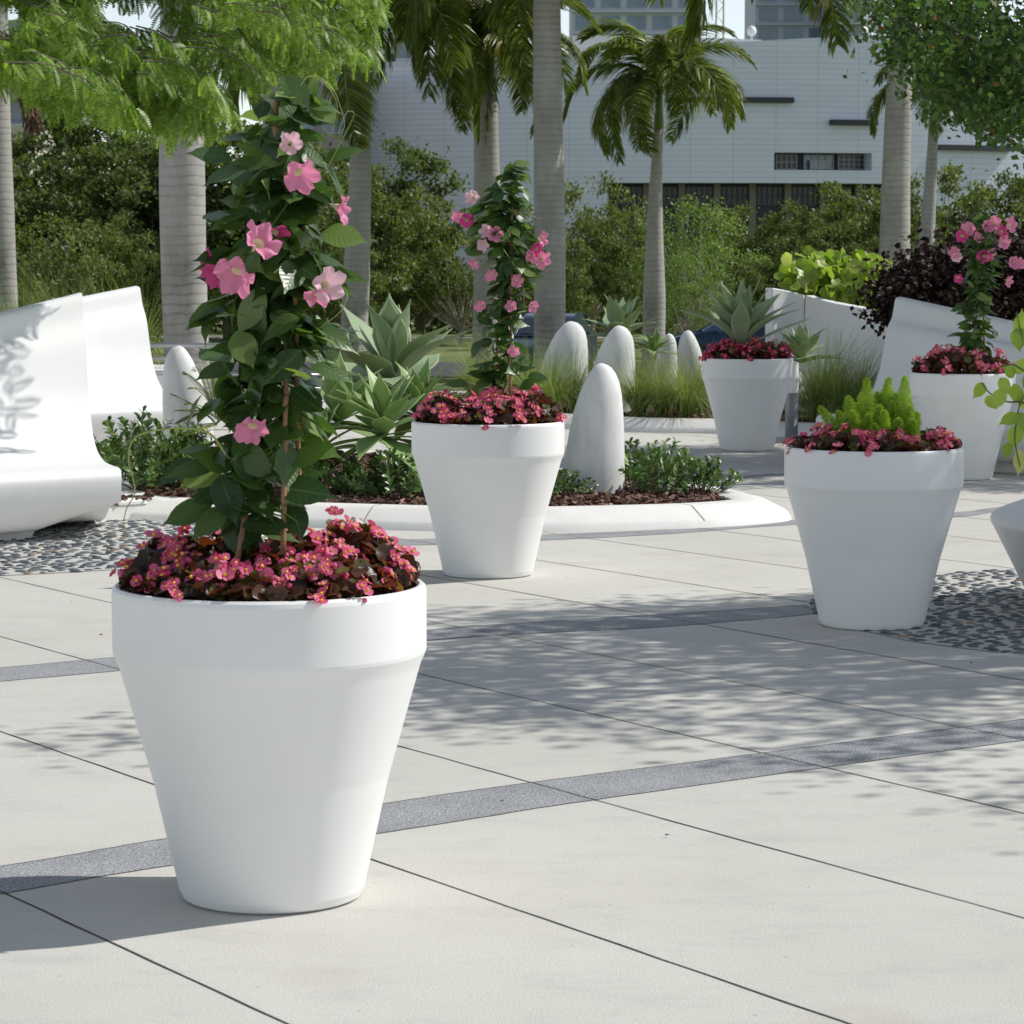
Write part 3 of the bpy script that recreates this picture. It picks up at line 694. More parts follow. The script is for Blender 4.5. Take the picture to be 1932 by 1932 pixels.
fA = [(548, 271, -.16, .2, -.95, .1, .62, 'mpale'), (565, 327, -.18, .45, -.6, -.55, 1.0, 'mpetal'), (642, 393, -.05, .8, -.25, -.3, .8, 'mpetal'), (490, 458, -.2, .35, -.6, .35, 1.15, 'mpetal'),
      (519, 441, -.12, .3, -.6, -.4, .8, 'mdeep'), (446, 514, -.2, -.15, -.55, -.55, 1.15, 'mpetal'), (410, 520, -.1, -.6, -.5, -.2, .8, 'mdeep'), (394, 490, -.05, -.8, -.2, .5, .6, 'mdeep'), (616, 538, -.17, .5, -.7, .1, .95, 'mpale'), (598, 556, -.15, .1, -.6, -.6, .75, 'mpetal'), (476, 806, -.2, -.1, -.7, -.6, .95, 'mpetal')]
exA = [(352, 965, -.05, -1, -.25, .15), (395, 990, -.1, -.5, -.5, .15), (430, 940, -.12, .2, -.5, .16), (360, 880, -.02, -1, .1, .14), (400, 870, -.05, -.9, .2, .14), (580, 925, -.1, 1, -.05, .17), (500, 985, -.12, .6, .1, .16), (560, 985, -.08, .3, -.8, .13),
       (470, 905, -.1, -.4, .3, .13), (620, 625, 0, 1, -.2, .17), (385, 600, 0, -.7, -.7, .13), (395, 290, 0, -1, .25, .13), (600, 190, 0, .9, .1, .11), (610, 215, 0, .5, -.6, .12), (650, 445, 0, 1, -.15, .14), (640, 285, .02, .7, .5, .11), (455, 885, -.1, -.6, .5, .12), (440, 1010, 0, .1, -1, .13), (545, 1040, 0, .5, -.6, .12), (470, 1005, -.05, -.3, -.9, .12), (378, 900, .05, -.8, -.3, .14), (420, 860, .02, -.7, .6, .13), (590, 860, -.1, .9, .3, .15), (600, 845, .05, .9, -.2, .15), (330, 885, .06, -.9, -.4, .13)]
tA = [([(470, 905, -.05), (430, 862, -.1), (395, 818, -.12), (340, 808, -.12), (280, 815, -.12), (250, 832, -.12), (243, 870, -.12), (255, 925, -.12), (238, 962, -.12), (231, 1000, -.12)], .0036),
      ([(545, 220, 0), (565, 165, -.02), (590, 142, -.03), (625, 165, -.03), (640, 195, 0), (650, 235, 0), (640, 260, 0)], .0018),
      ([(550, 215, 0), (572, 150, .02), (604, 152, .02), (632, 185, .02), (636, 225, .02), (618, 262, 0)], .0015),
      ([(610, 330, 0), (650, 255, 0), (668, 215, 0), (655, 210, -.03)], .0015), ([(600, 290, 0), (612, 240, 0), (624, 190, 0)], .0015),
      ([(600, 620, 0), (640, 590, -.04), (655, 560, -.04), (648, 540, 0)], .0018)]
mandevilla('tall dark-leaved vine with pink trumpet flowers in the nearest pot', PA, envA, 430, fA,
           [((534, 1045, -.12), (541, 620, -.03)), ((566, 1040, -.02), (556, 500, 0)), ((443, 1085, -.08), (470, 930, -.05)), ((519, 300, 0), (521, 185, 0))], .126, 21, tA, extra=exA, stems=4)
envB = [(315, 968, 18, .35), (345, 955, 42, .9), (400, 950, 62, 1), (470, 960, 62, 1), (530, 965, 50, .75), (600, 955, 42, .6), (650, 945, 48, .6), (700, 945, 50, .6), (735, 945, 62, .7)]
fB = [(892, 373, -.1, -.4, -.8, .1, .9, 'mpale'), (867, 408, -.1, -.4, -.6, -.3, .9, 'mpetal'), (880, 415, -.1, .1, -.8, -.2, .95, 'mdeep'), (917, 436, -.12, -.3, -.8, 0, .9, 'mpale'), (934, 442, -.15, .1, -.9, 0, 1.0, 'mpetal'), (911, 460, -.12, 0, -.7, -.6, .8, 'mpale'), (897, 497, -.1, -.6, -.5, -.3, .8, 'mpetal'),
      (927, 517, -.13, 0, -.7, -.6, .85, 'mpetal'), (975, 528, -.13, .2, -.8, -.4, .85, 'mpetal'), (1022, 450, -.1, .5, -.6, 0, 1, 'mpetal'), (1012, 470, -.12, .3, -.8, -.2, .9, 'mdeep'), (1022, 490, -.12, .4, -.8, -.1, 1.15, 'mpetal'), (1005, 482, -.1, .0, -.8, -.3, .9, 'mpetal'),
      (906, 575, -.12, 0, -.7, -.6, .8, 'mpetal'), (965, 578, -.13, -.2, -.8, .1, .75, 'mpetal'), (1005, 577, -.13, .3, -.8, -.4, .8, 'mpetal'), (969, 660, -.14, .1, -.6, -.7, .8, 'mpetal')]
tB = [([(990, 380, 0), (1000, 400, 0), (1015, 412, 0), (1032, 410, 0)], .0025), ([(950, 470, -.1), (970, 500, -.12), (985, 530, -.1), (990, 590, -.1)], .0025), ([(1000, 560, 0), (1020, 540, 0), (1040, 500, 0), (1042, 485, 0)], .0025)]
mandevilla('slender vine with many small pink flowers in the pot by the curved kerb', PB, envB, 340, fB, [((963, 755, -.05), (966, 350, 0)), ((930, 760, .02), (958, 400, .02))], .125, 22, tB, fl_s=.92,
           extra=[(862, 720, 0, -1, .3, .14), (1000, 725, -.05, .8, .3, .14), (900, 705, 0, -.6, .2, .13), (1015, 710, 0, .9, 0, .13), (960, 320, 0, .2, 1, .11), (985, 308, 0, 1, .1, .12), (985, 690, 0, .8, .4, .13)])
envE = [(400, 1850, 10, .3), (430, 1850, 35, .5), (480, 1850, 48, .75), (540, 1850, 38, .85), (600, 1845, 32, .85), (650, 1840, 38, .7), (685, 1845, 45, .6)]
fE = [(1828, 432, -.1, -.4, -.8, 0, 1.2, 'mpetal'), (1845, 447, -.1, .2, -.9, 0, 1, 'mpetal'), (1876, 422, -.1, -.2, -.8, .2, 1.2, 'mpetal'), (1890, 438, -.1, .3, -.8, 0, 1.2, 'mdeep'), (1905, 425, -.1, .4, -.6, .3, 1.3, 'mpetal'), (1862, 428, -.1, .2, -.8, 0, 1.1, 'mpetal'), (1893, 455, -.1, .3, -.8, -.3, 1.2, 'mpetal'), (1815, 445, -.1, -.2, -.8, -.3, 1.1, 'mdeep'),
      (1857, 483, -.12, -.2, -.8, -.2, 1.2, 'mdeep'), (1868, 480, -.12, .5, -.8, 0, 1, 'mpetal'), (1802, 476, -.1, -.5, -.6, -.2, 1, 'mpetal'), (1806, 484, -.1, -.2, -.8, -.4, .9, 'mpale'), (1912, 495, -.1, .2, -.8, -.1, 1.1, 'mpetal'), (1902, 530, -.1, .4, -.8, -.2, 1.0, 'mpetal'), (1808, 524, -.1, 0, -.7, -.6, .8, 'mdeep'), (1922, 497, -.1, .6, -.6, .1, 1, 'mpetal')]
mandevilla('loose vine topped with pink flowers in the pot in front of the right bench', PE, envE, 230, fE, [((1840, 700, 0), (1845, 420, 0)), ((1858, 700, .05), (1852, 450, .03))], .13, 23, fl_s=1.0)
# ------------------------------------------------------------------ foxtail ferns
def plume(base, tip, rad, n, seed, bend=(0, 0, 0)):
    r = np.random.default_rng(seed); base, tip = np.array(base), np.array(tip); L = np.linalg.norm(tip - base)
    t = r.random(n) ** .85; ax = nrm(tip - base); P = base + (tip - base) * t[:, None] + np.array(bend) * (np.sin(t * PI))[:, None]
    prof_ = np.interp(t, [0, .12, .45, .75, .93, 1], [.6, .95, 1, .70, .34, .03]) * rad * (1 + .05 * np.sin(t * 21 + seed))
    o = nrm(np.cross(ax, r.normal(size=(n, 3)))); q = r.random(n) ** .45
    P = P + o * (prof_ * q * .75)[:, None]; D = nrm(o * 1.0 + ax * .75 + r.normal(size=(n, 3)) * .3)
    X, Y, Z = frame(D, r.normal(size=(n, 3))); S = np.stack([np.full(n, .0045), (.008 + prof_ * .42) * r.uniform(.4, 1.7, n), np.full(n, .004)], 1)
    return batch(*QUADL, P, X, Y, Z, S)
t = thing('foxtail_fern', 'bright yellow-green foxtail fern with upright plumes rising from begonias', 'fern', (*PC, .85))
tips = [(1636, 714, 0, 1634, 830), (1677, 713, .08, 1668, 820), (1707, 711, -.02, 1706, 825), (1600, 748, -.04, 1618, 840), (1546, 768, -.02, 1606, 846), (1730, 778, 0, 1712, 846), (1655, 740, .1, 1650, 820), (1640, 782, -.1, 1642, 848), (1690, 742, .06, 1682, 824),
        (1660, 765, -.08, 1660, 845), (1718, 766, -.06, 1704, 848), (1618, 762, .05, 1632, 836), (1696, 790, -.1, 1688, 850), (1592, 790, -.06, 1618, 850), (1672, 730, .12, 1664, 826), (1626, 742, .1, 1634, 826), (1646, 752, .04, 1650, 840), (1668, 775, -.12, 1668, 850), (1684, 758, -.02, 1684, 840), (1608, 775, -.08, 1622, 850), (1700, 745, .05, 1696, 836), (1724, 792, -.1, 1706, 852), (1650, 800, -.14, 1652, 852), (1580, 776, .06, 1612, 846)]
for i, (u, v, dy, ub, vb) in enumerate(tips):
    MB().add(*plume(at(ub, vb, PC[1] + dy * .6), at(u, v, PC[1] + dy), .036 if i != 4 else .030, 2600, i)).build('plume', M['foxtail'], t)
# ------------------------------------------------------------------ agaves
def agave(label, base, R, n, seed, mat, elev=(15, 85), width=1.0, grp=None):
    r = random.Random(seed); t = MB(); P, D, Nn, S = [], [], [], []
    for i in range(n):
        f = i / (n - 1); a = i * 2.39996 + r.gauss(0, .25); el = math.radians(elev[0] + (elev[1] - elev[0]) * f ** 1.05 + r.gauss(0, 7))
        d = np.array([math.cos(a) * math.cos(el), math.sin(a) * math.cos(el), math.sin(el)]); up = np.array([-math.cos(a) * math.sin(el), -math.sin(a) * math.sin(el), math.cos(el)])
        P.append(np.array(base) + np.array([0, 0, .03 + .10 * f]) * R * 2); D.append(d); Nn.append(up + nrm(np.array([r.gauss(0, 1), r.gauss(0, 1), 0])) * .12); S.append(R * (1 - .22 * f) * r.uniform(.88, 1.1))
    P, D, Nn, S = map(np.array, (P, D, Nn, S)); X, Y, Z = frame(D, Nn); S3 = np.stack([S * width, S, S * rng.uniform(.3, 1.3, n)], 1)
    V, Fs = batch(*LEAF_AG, P, X, Y, Z, S3); t.add(V, Fs, att=latt(LEAF_AG))
    o = t.build('agave', M[mat], loc=tuple(float(x) for x in base)); md_ = o.modifiers.new('t', 'SOLIDIFY'); md_.thickness = .009; md_.offset = -1; tag(o, label, 'agave', grp)
    sd = o.modifiers.new('s', 'SUBSURF'); sd.levels = 1; sd.render_levels = 1; return o
def bedpos(u, v, Y, z=BEDZ): p = at(u, v, Y); return p
G = 'agaves growing in the planting beds'
agave('large pale grey-green agave between the two vine pots', at(740, 752, 22.0), .84, 16, 31, 'agave', (16, 78), 1.42, G)
agave('bright green agave low in the bed just left of the kerb pot', at(722, 838, 20.0), .54, 28, 32, 'agaveb', (-15, 82), 1.1, G)
agave('green agave half hidden behind the nearest vine', at(640, 812, 20.6), .54, 26, 33, 'agaveb', (-8, 82), 1.1, G)
agave('pale agave behind the nearest vine, left of the large one', at(628, 720, 23.5), .55, 18, 34, 'agave', (10, 82), 1.2, G)
agave('green agave low in the bed right beside the nearest vine stakes', at(600, 870, 20.3), .45, 24, 41, 'agaveb', (-10, 80), 1.1, G)
agave('green agave squeezed between the kerb pot and the large pale agave', at(792, 800, 21.0), .48, 24, 42, 'agaveb', (-5, 80), 1.1, G)
agave('pale agave standing behind the others, left of the large pale one', at(672, 775, 24.0), .55, 20, 43, 'agaveb', (0, 82), 1.1, G)
agave('dark agave behind the pointed white stones', at(1168, 648, 35.0), .62, 20, 35, 'agave', (12, 84), 1.35, G)
agave('agave right of the shaded back pot', at(1512, 690, 31.5), .50, 18, 36, 'agave', (0, 82), 1.3, G)
agave('small agave between the two small white stones', at(1232, 668, 33.0), .35, 14, 37, 'agaveb', (5, 80), 1.1, G)
o = agave('pale green agave growing in the shaded back pot', at(1398, 668, 27.0), .72, 24, 38, 'agave', (35, 86), .85)
o = MB()
for k in range(9): o.add(*plume(at(1432 + k * 5, 672, 26.9), at(1420 + k * 11, 632 + (k % 3) * 7, 26.85), .045, 260, 60 + k))
tag(o.build('fern', M['fernf'], loc=tuple(at(1440, 672, 27))), 'soft green fern tucked beside the agave in the shaded back pot', 'fern')
# ------------------------------------------------------------------ low shrubs
def shrub_mesh(seed, R=.42, H=.34, ns=34, nl=16, L=.052):
    r = random.Random(seed); P, D, Nn, S = [], [], [], []; sb = MB()
    for i in range(ns):
        a = r.random() * 6.3; q = math.sqrt(r.random()) * R; h = H * (1 - .55 * (q / R) ** 2) * r.uniform(.75, 1.15)
        p0 = np.array([q * .35 * math.cos(a), q * .35 * math.sin(a), 0]); p1 = np.array([q * math.cos(a), q * math.sin(a), h]); ax = nrm(p1 - p0)
        pts = [p0, (p0 + p1) / 2 + [0, 0, -.02], p1]; sb.add(*tube(pts, [.005, .004, .002], 4, False), m=1)
        for k in range(nl):
            f = 1 - .75 * (k / nl) ** 1.2; p = p0 + (p1 - p0) * f; o = nrm(np.cross(ax, np.array([r.gauss(0, 1), r.gauss(0, 1), r.gauss(0, 1)])))
            d = nrm(o + ax * (.5 + .7 * f)); P.append(p); D.append(d); Nn.append(nrm(ax + np.array([r.gauss(0, .3), r.gauss(0, .3), .5]))); S.append(L * r.uniform(.8, 1.3))
    P, D, Nn, S = map(np.array, (P, D, Nn, S)); X, Y, Z = frame(D, Nn); sb.add(*batch(*LEAF_O, P, X, Y, Z, S), m=0)
    return sb.mesh('low_shrub', [M['shrub'], M['bark']])
SH = [shrub_mesh(s) for s in (1, 2, 3)]
def shrub(u, v, Y, s, label):
    p = at(u, v, Y); o = bpy.data.objects.new('low_shrub', random.choice(SH)); C.objects.link(o); o.location = p; o.location.z = BEDZ - .03
    o.rotation_euler.z = random.random() * 6; o.scale = (s, s, s * random.uniform(.9, 1.1)); tag(o, label, 'shrub', 'low glossy-leaved shrubs in the front bed')
for a in [(232, 880, 21.4, .95, 'glossy green shrub touching the end of the left bench'), (290, 880, 20.6, 1.1, 'glossy shrub in the bed midway between left bench and nearest vine'), (345, 880, 20.5, 1.0, 'glossy shrub left of the small white stone'),
          (260, 880, 23.0, 1.2, 'taller shrub at the back of the bed beside the left bench'), (330, 900, 22.2, 1.2, 'shrub below the cycad fronds'), (400, 900, 20.0, .75, 'small shrub behind the nearest vine by the kerb'), (585, 930, 20.2, 1.0, 'shrub behind the nearest vine, right of its stakes'),
          (745, 930, 19.75, .95, 'low shrub under the bright green agave'), (695, 930, 20.0, .75, 'tiny shrub at the left foot of the bright green agave'), (790, 920, 20.1, .95, 'shrub against the left side of the kerb pot'), (1060, 930, 20.0, .62, 'small shrub between the kerb pot and the tall white stone'),
          (1205, 915, 20.6, .85, 'shrub right of the tall white stone'), (1262, 915, 20.2, .85, 'shrub in the middle of the right end of the front bed'), (1318, 920, 20.3, .78, 'rightmost shrub near the tip of the front bed'), (1225, 915, 21.6, 1.0, 'shrub behind the others right of the tall white stone')]: shrub(*a)
# cycad-like fern with stiff fronds
def stiff_frond(base, tip, droop, n, seed, L=.12):
    base, tip = np.array(base), np.array(tip); k = 16; pts = [base + (tip - base) * t - np.array([0, 0, droop * (t * t - t)]) * 1.0 for t in np.linspace(0, 1, k)]
    pts = np.array(pts); mb = tube(pts, np.linspace(.005, .002, k), 5); P, D, Nn, S = [], [], [], []
    for i in range(n):
        f = .12 + .86 * i / n; q = f * (k - 1); j = min(int(q), k - 2); p = pts[j] + (pts[j + 1] - pts[j]) * (q - j); ax = nrm(pts[j + 1] - pts[j]); side = nrm(np.cross(ax, [0, 0, 1]))
        for s in (-1, 1): P.append(p); D.append(nrm(side * s + ax * .55 + np.array([0, 0, -.15]))); Nn.append([0, 0, 1]); S.append(L * math.sin(PI * (.12 + .85 * f)) + .01)
    P, D, Nn, S = map(np.array, (P, D, Nn, S)); X, Y, Z = frame(D, Nn)
    return mb, batch(*QUADL, P, X, Y, Z, np.stack([np.full(len(S), .022), S, S], 1))
mb = MB(); cb = at(408, 800, 21.0)
for i, (u, v, dy) in enumerate([(320, 742, -.1), (330, 775, -.3), (345, 700, .1), (350, 820, -.4), (375, 660, .1), (330, 800, .1), (352, 760, -.5), (395, 640, .3), (440, 650, .2), (470, 700, 0), (368, 690, -.3), (360, 730, .4), (490, 760, -.2)]):
    a_, b_ = stiff_frond(cb + [0, 0, .05 * (i % 3)], at(u, v, 21.0 + dy), .12, 30, i, .11); mb.add(*a_); mb.add(*b_)
tag(mb.build('cycad', M['fernf'], loc=tuple(cb)), 'feathery cycad with stiff fronds left of the nearest vine', 'fern')
# ------------------------------------------------------------------ muhly grasses
def grass_mesh(seed, n=800, L=.88, lean=0):
    r = np.random.default_rng(seed); mb = MB(); a = r.random(n) * 2 * PI; sprd = r.random(n) ** .5 * 1.2; L_ = L * r.uniform(.6, 1.1, n)
    sprd = sprd * 1.12; k = 6; t = np.linspace(0, 1, k); base = np.stack([np.cos(a) * .06 * r.random(n), np.sin(a) * .06 * r.random(n), 0 * a], 1)
    o = np.stack([np.cos(a), np.sin(a), 0 * a], 1); side = np.stack([-np.sin(a), np.cos(a), 0 * a], 1)
    V = np.zeros((n, k, 2, 3))
    for i, ti in enumerate(t):
        th = sprd * (.35 + 1.0 * ti); c_ = base + o * (L_ * ti * np.sin(th) * .8)[:, None] + np.stack([0 * a + lean * ti * ti * L_, 0 * a, L_ * ti * np.cos(th * .9)], 1)
        w = (.0035 * (1 - ti * .8)); V[:, i, 0] = c_ - side * w; V[:, i, 1] = c_ + side * w
    tf = np.array([[i * 2, i * 2 + 1, i * 2 + 3, i * 2 + 2] for i in range(k - 1)])
    Fs = (tf[None] + (np.arange(n) * 2 * k)[:, None, None]).reshape(-1, 4); mb.add(V.reshape(-1, 3), Fs); return mb.mesh('muhly_grass', M['muhly'])
GR = [grass_mesh(1), grass_mesh(2, lean=-.1), grass_mesh(3, 600, .9, .12)]
def grass(u, Y, s, label, z=BEDZ, i=None, grp='fine-bladed grass clumps in the rear bed'):
    o = bpy.data.objects.new('grass_clump', GR[i if i is not None else random.randrange(3)]); C.objects.link(o); o.location = ((u - 966) / F * Y, Y, z - .02); o.scale = (s, s, s); o.rotation_euler.z = random.random() * 6
    tag(o, label, 'ornamental grass', grp)
for u, Y, s, l in [(1040, 31.2, 1.0, 'grass clump in front of the leftmost pointed stone'), (1085, 31.8, .95, 'grass clump just left of the second pointed stone'), (1205, 31.0, 1.0, 'grass clump just right of the second pointed stone'), (1250, 30.8, .95, 'grass clump below the small rounded stone'), (1295, 30.4, 1.0, 'grass clump against the left side of the shaded back pot'),
                   (1000, 32.0, 1.0, 'grass clump behind the begonias of the kerb pot'), (1130, 32.6, .9, 'grass clump at the foot of the second pointed stone'), (1540, 29.7, 1.0, 'grass clump right of the bollard in front of the planter wall'), (1585, 29.4, 1.05, 'grass clump at the left end of the right bench'), (1560, 31.0, 1.2, 'tall grass clump against the shaded planter wall'), (1620, 29.8, 1.1, 'grass clump partly behind the right bench'),
                   (1330, 31.5, 1.0, 'grass clump behind the shaded back pot'), (960, 33.4, 1.1, 'leftmost grass clump behind the slender vine'), (900, 34.0, 1.0, 'grass clump beyond the large agave, left of the slender vine'), (1170, 33.5, 1.0, 'grass clump behind the second pointed stone')]: grass(u, Y, s, l)
for u, Y, s, l in [(40, 33.0, 1.5, 'wispy tall grass behind the left bench near the frame edge'), (120, 33.4, 1.5, 'wispy tall grass above the middle of the left bench'), (200, 33.8, 1.5, 'wispy tall grass behind the second left bench'), (-20, 33.0, 1.4, 'wispy grass behind the far left of the bench'), (262, 34.2, 1.4, 'wispy grass right of the second bench top')]:
    grass(u, Y, s, l, z=.52, i=2, grp='wispy grasses behind the left benches')
# ------------------------------------------------------------------ pointed white stones
def stone(u, vbase, vtop, hwpx, Y, label, mirror=False, grp='smooth white pointed stones in the planting beds'):
    """D-shaped pointed stone: one flank slants, the other stands nearly upright"""
    H = at(u, vtop, Y)[2] - .05; W = 2 * hwpx * Y / F; xc = (u - 966) / F * Y
    rows = [(0, .655, .665), (.004, .62, .70), (.015, .575, .765), (.035, .53, .82), (.07, .475, .88), (.13, .395, .935), (.22, .305, .972), (.34, .215, .99), (.48, .14, 1.0), (.64, .07, 1.0), (.80, .02, .995), (1.0, 0, .975)][::-1]
    n = 40; V = []; Fs = []; tl = rng.normal() * .02
    for d, xl, xr in rows:
        if mirror: xl, xr = 1 - xr, 1 - xl
        c_, r_ = (xl + xr) / 2 - .5, (xr - xl) / 2; z = .05 + H * (1 - d)
        for j in range(n):
            a = j * 2 * PI / n; V.append([xc + W * (c_ + r_ * math.cos(a)) + tl * (1 - d), Y + W * .95 * r_ * math.sin(a), z])
    for i in range(len(rows) - 1):
        for j in range(n): Fs.append([i * n + j, i * n + (j + 1) % n, (i + 1) * n + (j + 1) % n, (i + 1) * n + j])
    Fs.append([(len(rows) - 1) * n + j for j in range(n)])
    mb = MB(); mb.add(V, Fs); o = mb.build('pointed_stone', M['stone'], loc=(xc, Y, .05))
    tag(o, label, 'sculpture', grp)
stone(1121, 937, 685, 60, 20.4, 'tall white pointed stone beside the kerb pot')
stone(1150, 790, 614, 47, 31.7, 'white pointed stone behind the tallest one, rising from grass')
stone(1058, 760, 606, 50, 34.2, 'broad leaning white stone half sunk in grass in front of a palm trunk')
stone(1252, 700, 629, 25, 36.0, 'smallest rounded white stone behind the grass')
stone(1308, 720, 623, 30, 34.5, 'small rounded white stone left of the shaded back pot', True)
stone(1500, 778, 664, 27, 31.6, 'white pointed stone half hidden behind the right side of the back pot', True)
stone(357, 857, 652, 49, 24.6, 'white rounded stone left of the nearest vine by the cycad', True)
stone(452, 975, 868, 38, 20.0, 'small white stone low behind the nearest vine', True)
# ------------------------------------------------------------------ bollard light
bx_, by_ = (1494 - 966) / F * 28.2, 28.2
t = thing('bollard_light', 'grey bollard with a white head behind the right side of the back pot', 'bollard', (bx_, by_, 0))
MB().add(*lathe([(.085, .0), (.085, .02), (.066, .025), (.066, .50)], 28, (bx_, by_, 0))).build('post', M['metal'], t)
MB().add(*lathe([(.066, .502), (.068, .51), (.068, .80), (.062, .815), (.04, .82)], 28, (bx_, by_, 0), capt=True)).build('head', M['whitepaint'], t)
# ------------------------------------------------------------------ benches
def bench(name, label, O, a_dir, f_dir, depth, shear, L, top, drop, seat=.45, under=(.22, .07), lipcurve=.0, grp=None, flare=0):
    """O: back-top corner at the near end; a_dir runs along the bench away from that end; f_dir points to the seat front"""
    O = np.array([*O, 0.]); a_dir = nrm(np.array([*a_dir, 0.])); f_dir = nrm(np.array([*f_dir, 0.]))
    t = thing(name, label, 'bench', (O[0], O[1], 0), grp); ns = 17; secs = []
    for k in range(ns):
        s = L * (k / (ns - 1)) ** 1.15; g = s / L; H = top - drop * (1 - (1 - g) ** 1.0); ub = under[0] + (under[1] - under[0]) * min(1, s / .8)
        D_ = depth
        sec = [(D_ - .045, seat - .20), (D_ - .005, seat - .07), (D_ - .02, seat - .012), (D_ - .10, seat + .012), (D_ - .45, seat + .005), (D_ - .8, seat + .01), (.62, seat + .07), (.42, seat + .20), (.28, seat + .42), (.17, (seat + H) / 2 + .22), (.07, H - .18), (.02, H - .03),
               (-.03, H), (-.12, H), (-.16, H - .05), (-.15, H - .35), (-.14, .6), (-.12, .05), (0, .02), (D_ * .5, .04), (D_ - .45, ub - .02), (D_ - .20, ub), (D_ - .10, (ub + seat - .20) / 2)]
        C_ = crom(np.array(sec), 4, True); c0 = (1 - lipcurve * g * g)
        pts = []
        for q, z in C_:
            sh = shear * (q / depth) * (1 - g) + flare * (1 - g) * max(0, (z - seat) / (H - seat)) ** 1.0 * (-1 if flare else 0) * 0
            pts.append(O + a_dir * (s + sh) + f_dir * q * c0 + [0, 0, z])
        secs.append(np.array(pts))
    n = len(secs[0]); V = np.concatenate(secs); Fs = [[i * n + j, i * n + (j + 1) % n, (i + 1) * n + (j + 1) % n, (i + 1) * n + j] for i in range(ns - 1) for j in range(n)]
    mb = MB(); mb.add(V, Fs + [list(range(n))[::-1], [(ns - 1) * n + j for j in range(n)]])
    o = mb.build('seat_shell', M['bench'], t)
    import bmesh
    bm = bmesh.new(); bm.from_mesh(o.data); bmesh.ops.recalc_face_normals(bm, faces=bm.faces); bm.to_mesh(o.data); bm.free()
    bevel(o, .035, 4, 50); o.data.polygons.foreach_set('use_smooth', [True] * len(o.data.polygons))
    w = o.modifiers.new('wn', 'WEIGHTED_NORMAL')
    # recessed plinth
    P = []
    for k in range(20):
        g = k / 19; s = .35 + (L - .35) * g; P.append(O + a_dir * (s + shear * (1 - g)) + f_dir * (depth - .33 - .25 * max(0, 1 - g * 9) ** 2))
    Bk = [O + a_dir * (.35 + (L - .35) * (1 - k / 19)) + f_dir * .1 for k in range(20)]
    ring = np.array(P + Bk); n = len(ring); V = np.concatenate([ring + [0, 0, z] for z in (0, .12, .2, .26)])
    Fs = [[i * n + j, i * n + (j + 1) % n, (i + 1) * n + (j + 1) % n, (i + 1) * n + j] for i in range(3) for j in range(n)]
    o = MB().add(V, Fs).build('plinth', M['kerb'], t, smooth=False)
    return t
GB = 'sculpted white high-backed benches on the plaza'
bench('lounge_bench', 'large white sculpted bench at the left edge with leaf shadow on its back', (-3.10, 20.0), (-.78, -.62), (.62, -.78), 1.75, .72, 2.9, 1.60, .62, grp=GB)
bench('lounge_bench', 'second white sculpted bench standing behind the large left one', (-3.80, 28.3), (-.75, -.66), (.66, -.75), 1.75, .30, 2.6, 1.585, .42, grp=GB)
bench('lounge_bench', 'shaded white sculpted bench behind the right-hand vine pot', (3.60, 26.0), (.80, -.60), (-.60, -.80), 1.45, .0, 3.4, 1.50, .62, under=(.30, .10), grp=GB)
# dry twig on the left bench
tw = [at(8, 857, 18.6), at(40, 858, 18.6), at(80, 858, 18.6)]
mb = MB(); 
P3 = np.array([gp(8, 856, .475), gp(30, 856, .478), gp(52, 857, .482), gp(84, 859, .478)])
mb.add(*tube(crom(P3, 4), np.linspace(.008, .020, 13), 6)); mb.add(*tube(crom(P3[1:] + [0, .03, .012], 4), np.linspace(.004, .010, 9), 5))
tag(mb.build('dry_twig', M['wood'], loc=tuple(P3[0])), 'dry brown twig lying on the seat of the large left bench', 'twig')
# ------------------------------------------------------------------ shaded planter wall with joint
def wallpiece(pts, label, name='planter_wall', thick=.16):
    """pts: (u_top, v_top, Y, ground lean)"""
    T = crom([at(u, v, Y) for u, v, Y in pts], 8); d = nrm(np.gradient(T, axis=0)); q = np.stack([-d[:, 1], d[:, 0], 0 * d[:, 0]], 1)
    if q[0][1] < 0: q = -q
    fr = T.copy(); V = []
    rows = []
    for z_f, off in ((0, .10), (.33, .04), (.66, .015), (1.0, 0)):
        R = T.copy(); R[:, 2] = T[:, 2] * z_f; R = R - q * off * 2; rows.append(R)
    b1 = T + q * thick; b0 = b1.copy(); b0[:, 2] = 0; rows += [b1, b0]; n = len(T)
    V = np.concatenate(rows); Fs = [[i * n + j, i * n + j + 1, (i + 1) * n + j + 1, (i + 1) * n + j] for i in range(5) for j in range(n - 1)]
    k = 6; Fs += [[i * n for i in range(k)][::-1], [i * n + n - 1 for i in range(k)]]
    o = MB().add(V, Fs).build(name, M['bench'], loc=tuple(rows[0][0])); 
    import bmesh
    bm = bmesh.new(); bm.from_mesh(o.data); bmesh.ops.recalc_face_normals(bm, faces=bm.faces); bm.to_mesh(o.data); bm.free()
    autosmooth(o, 40); bevel(o, .012, 2, 50); tag(o, label, 'planter wall'); return o
wallpiece([(1457, 543, 33.4), (1488, 549, 33.5), (1518, 557, 33.5)], 'narrow left section of the shaded white planter wall')
wallpiece([(1519.5, 557, 33.5), (1570, 571, 33.2), (1630, 582, 32.6), (1700, 596, 31.6), (1790, 618, 30)], 'long section of the shaded white planter wall below the leafy shrubs')
wallpiece([(1690, 640, 28.2), (1780, 645, 27.9), (1880, 655, 27.4), (1960, 660, 27)], 'white planter wall behind the right bench')
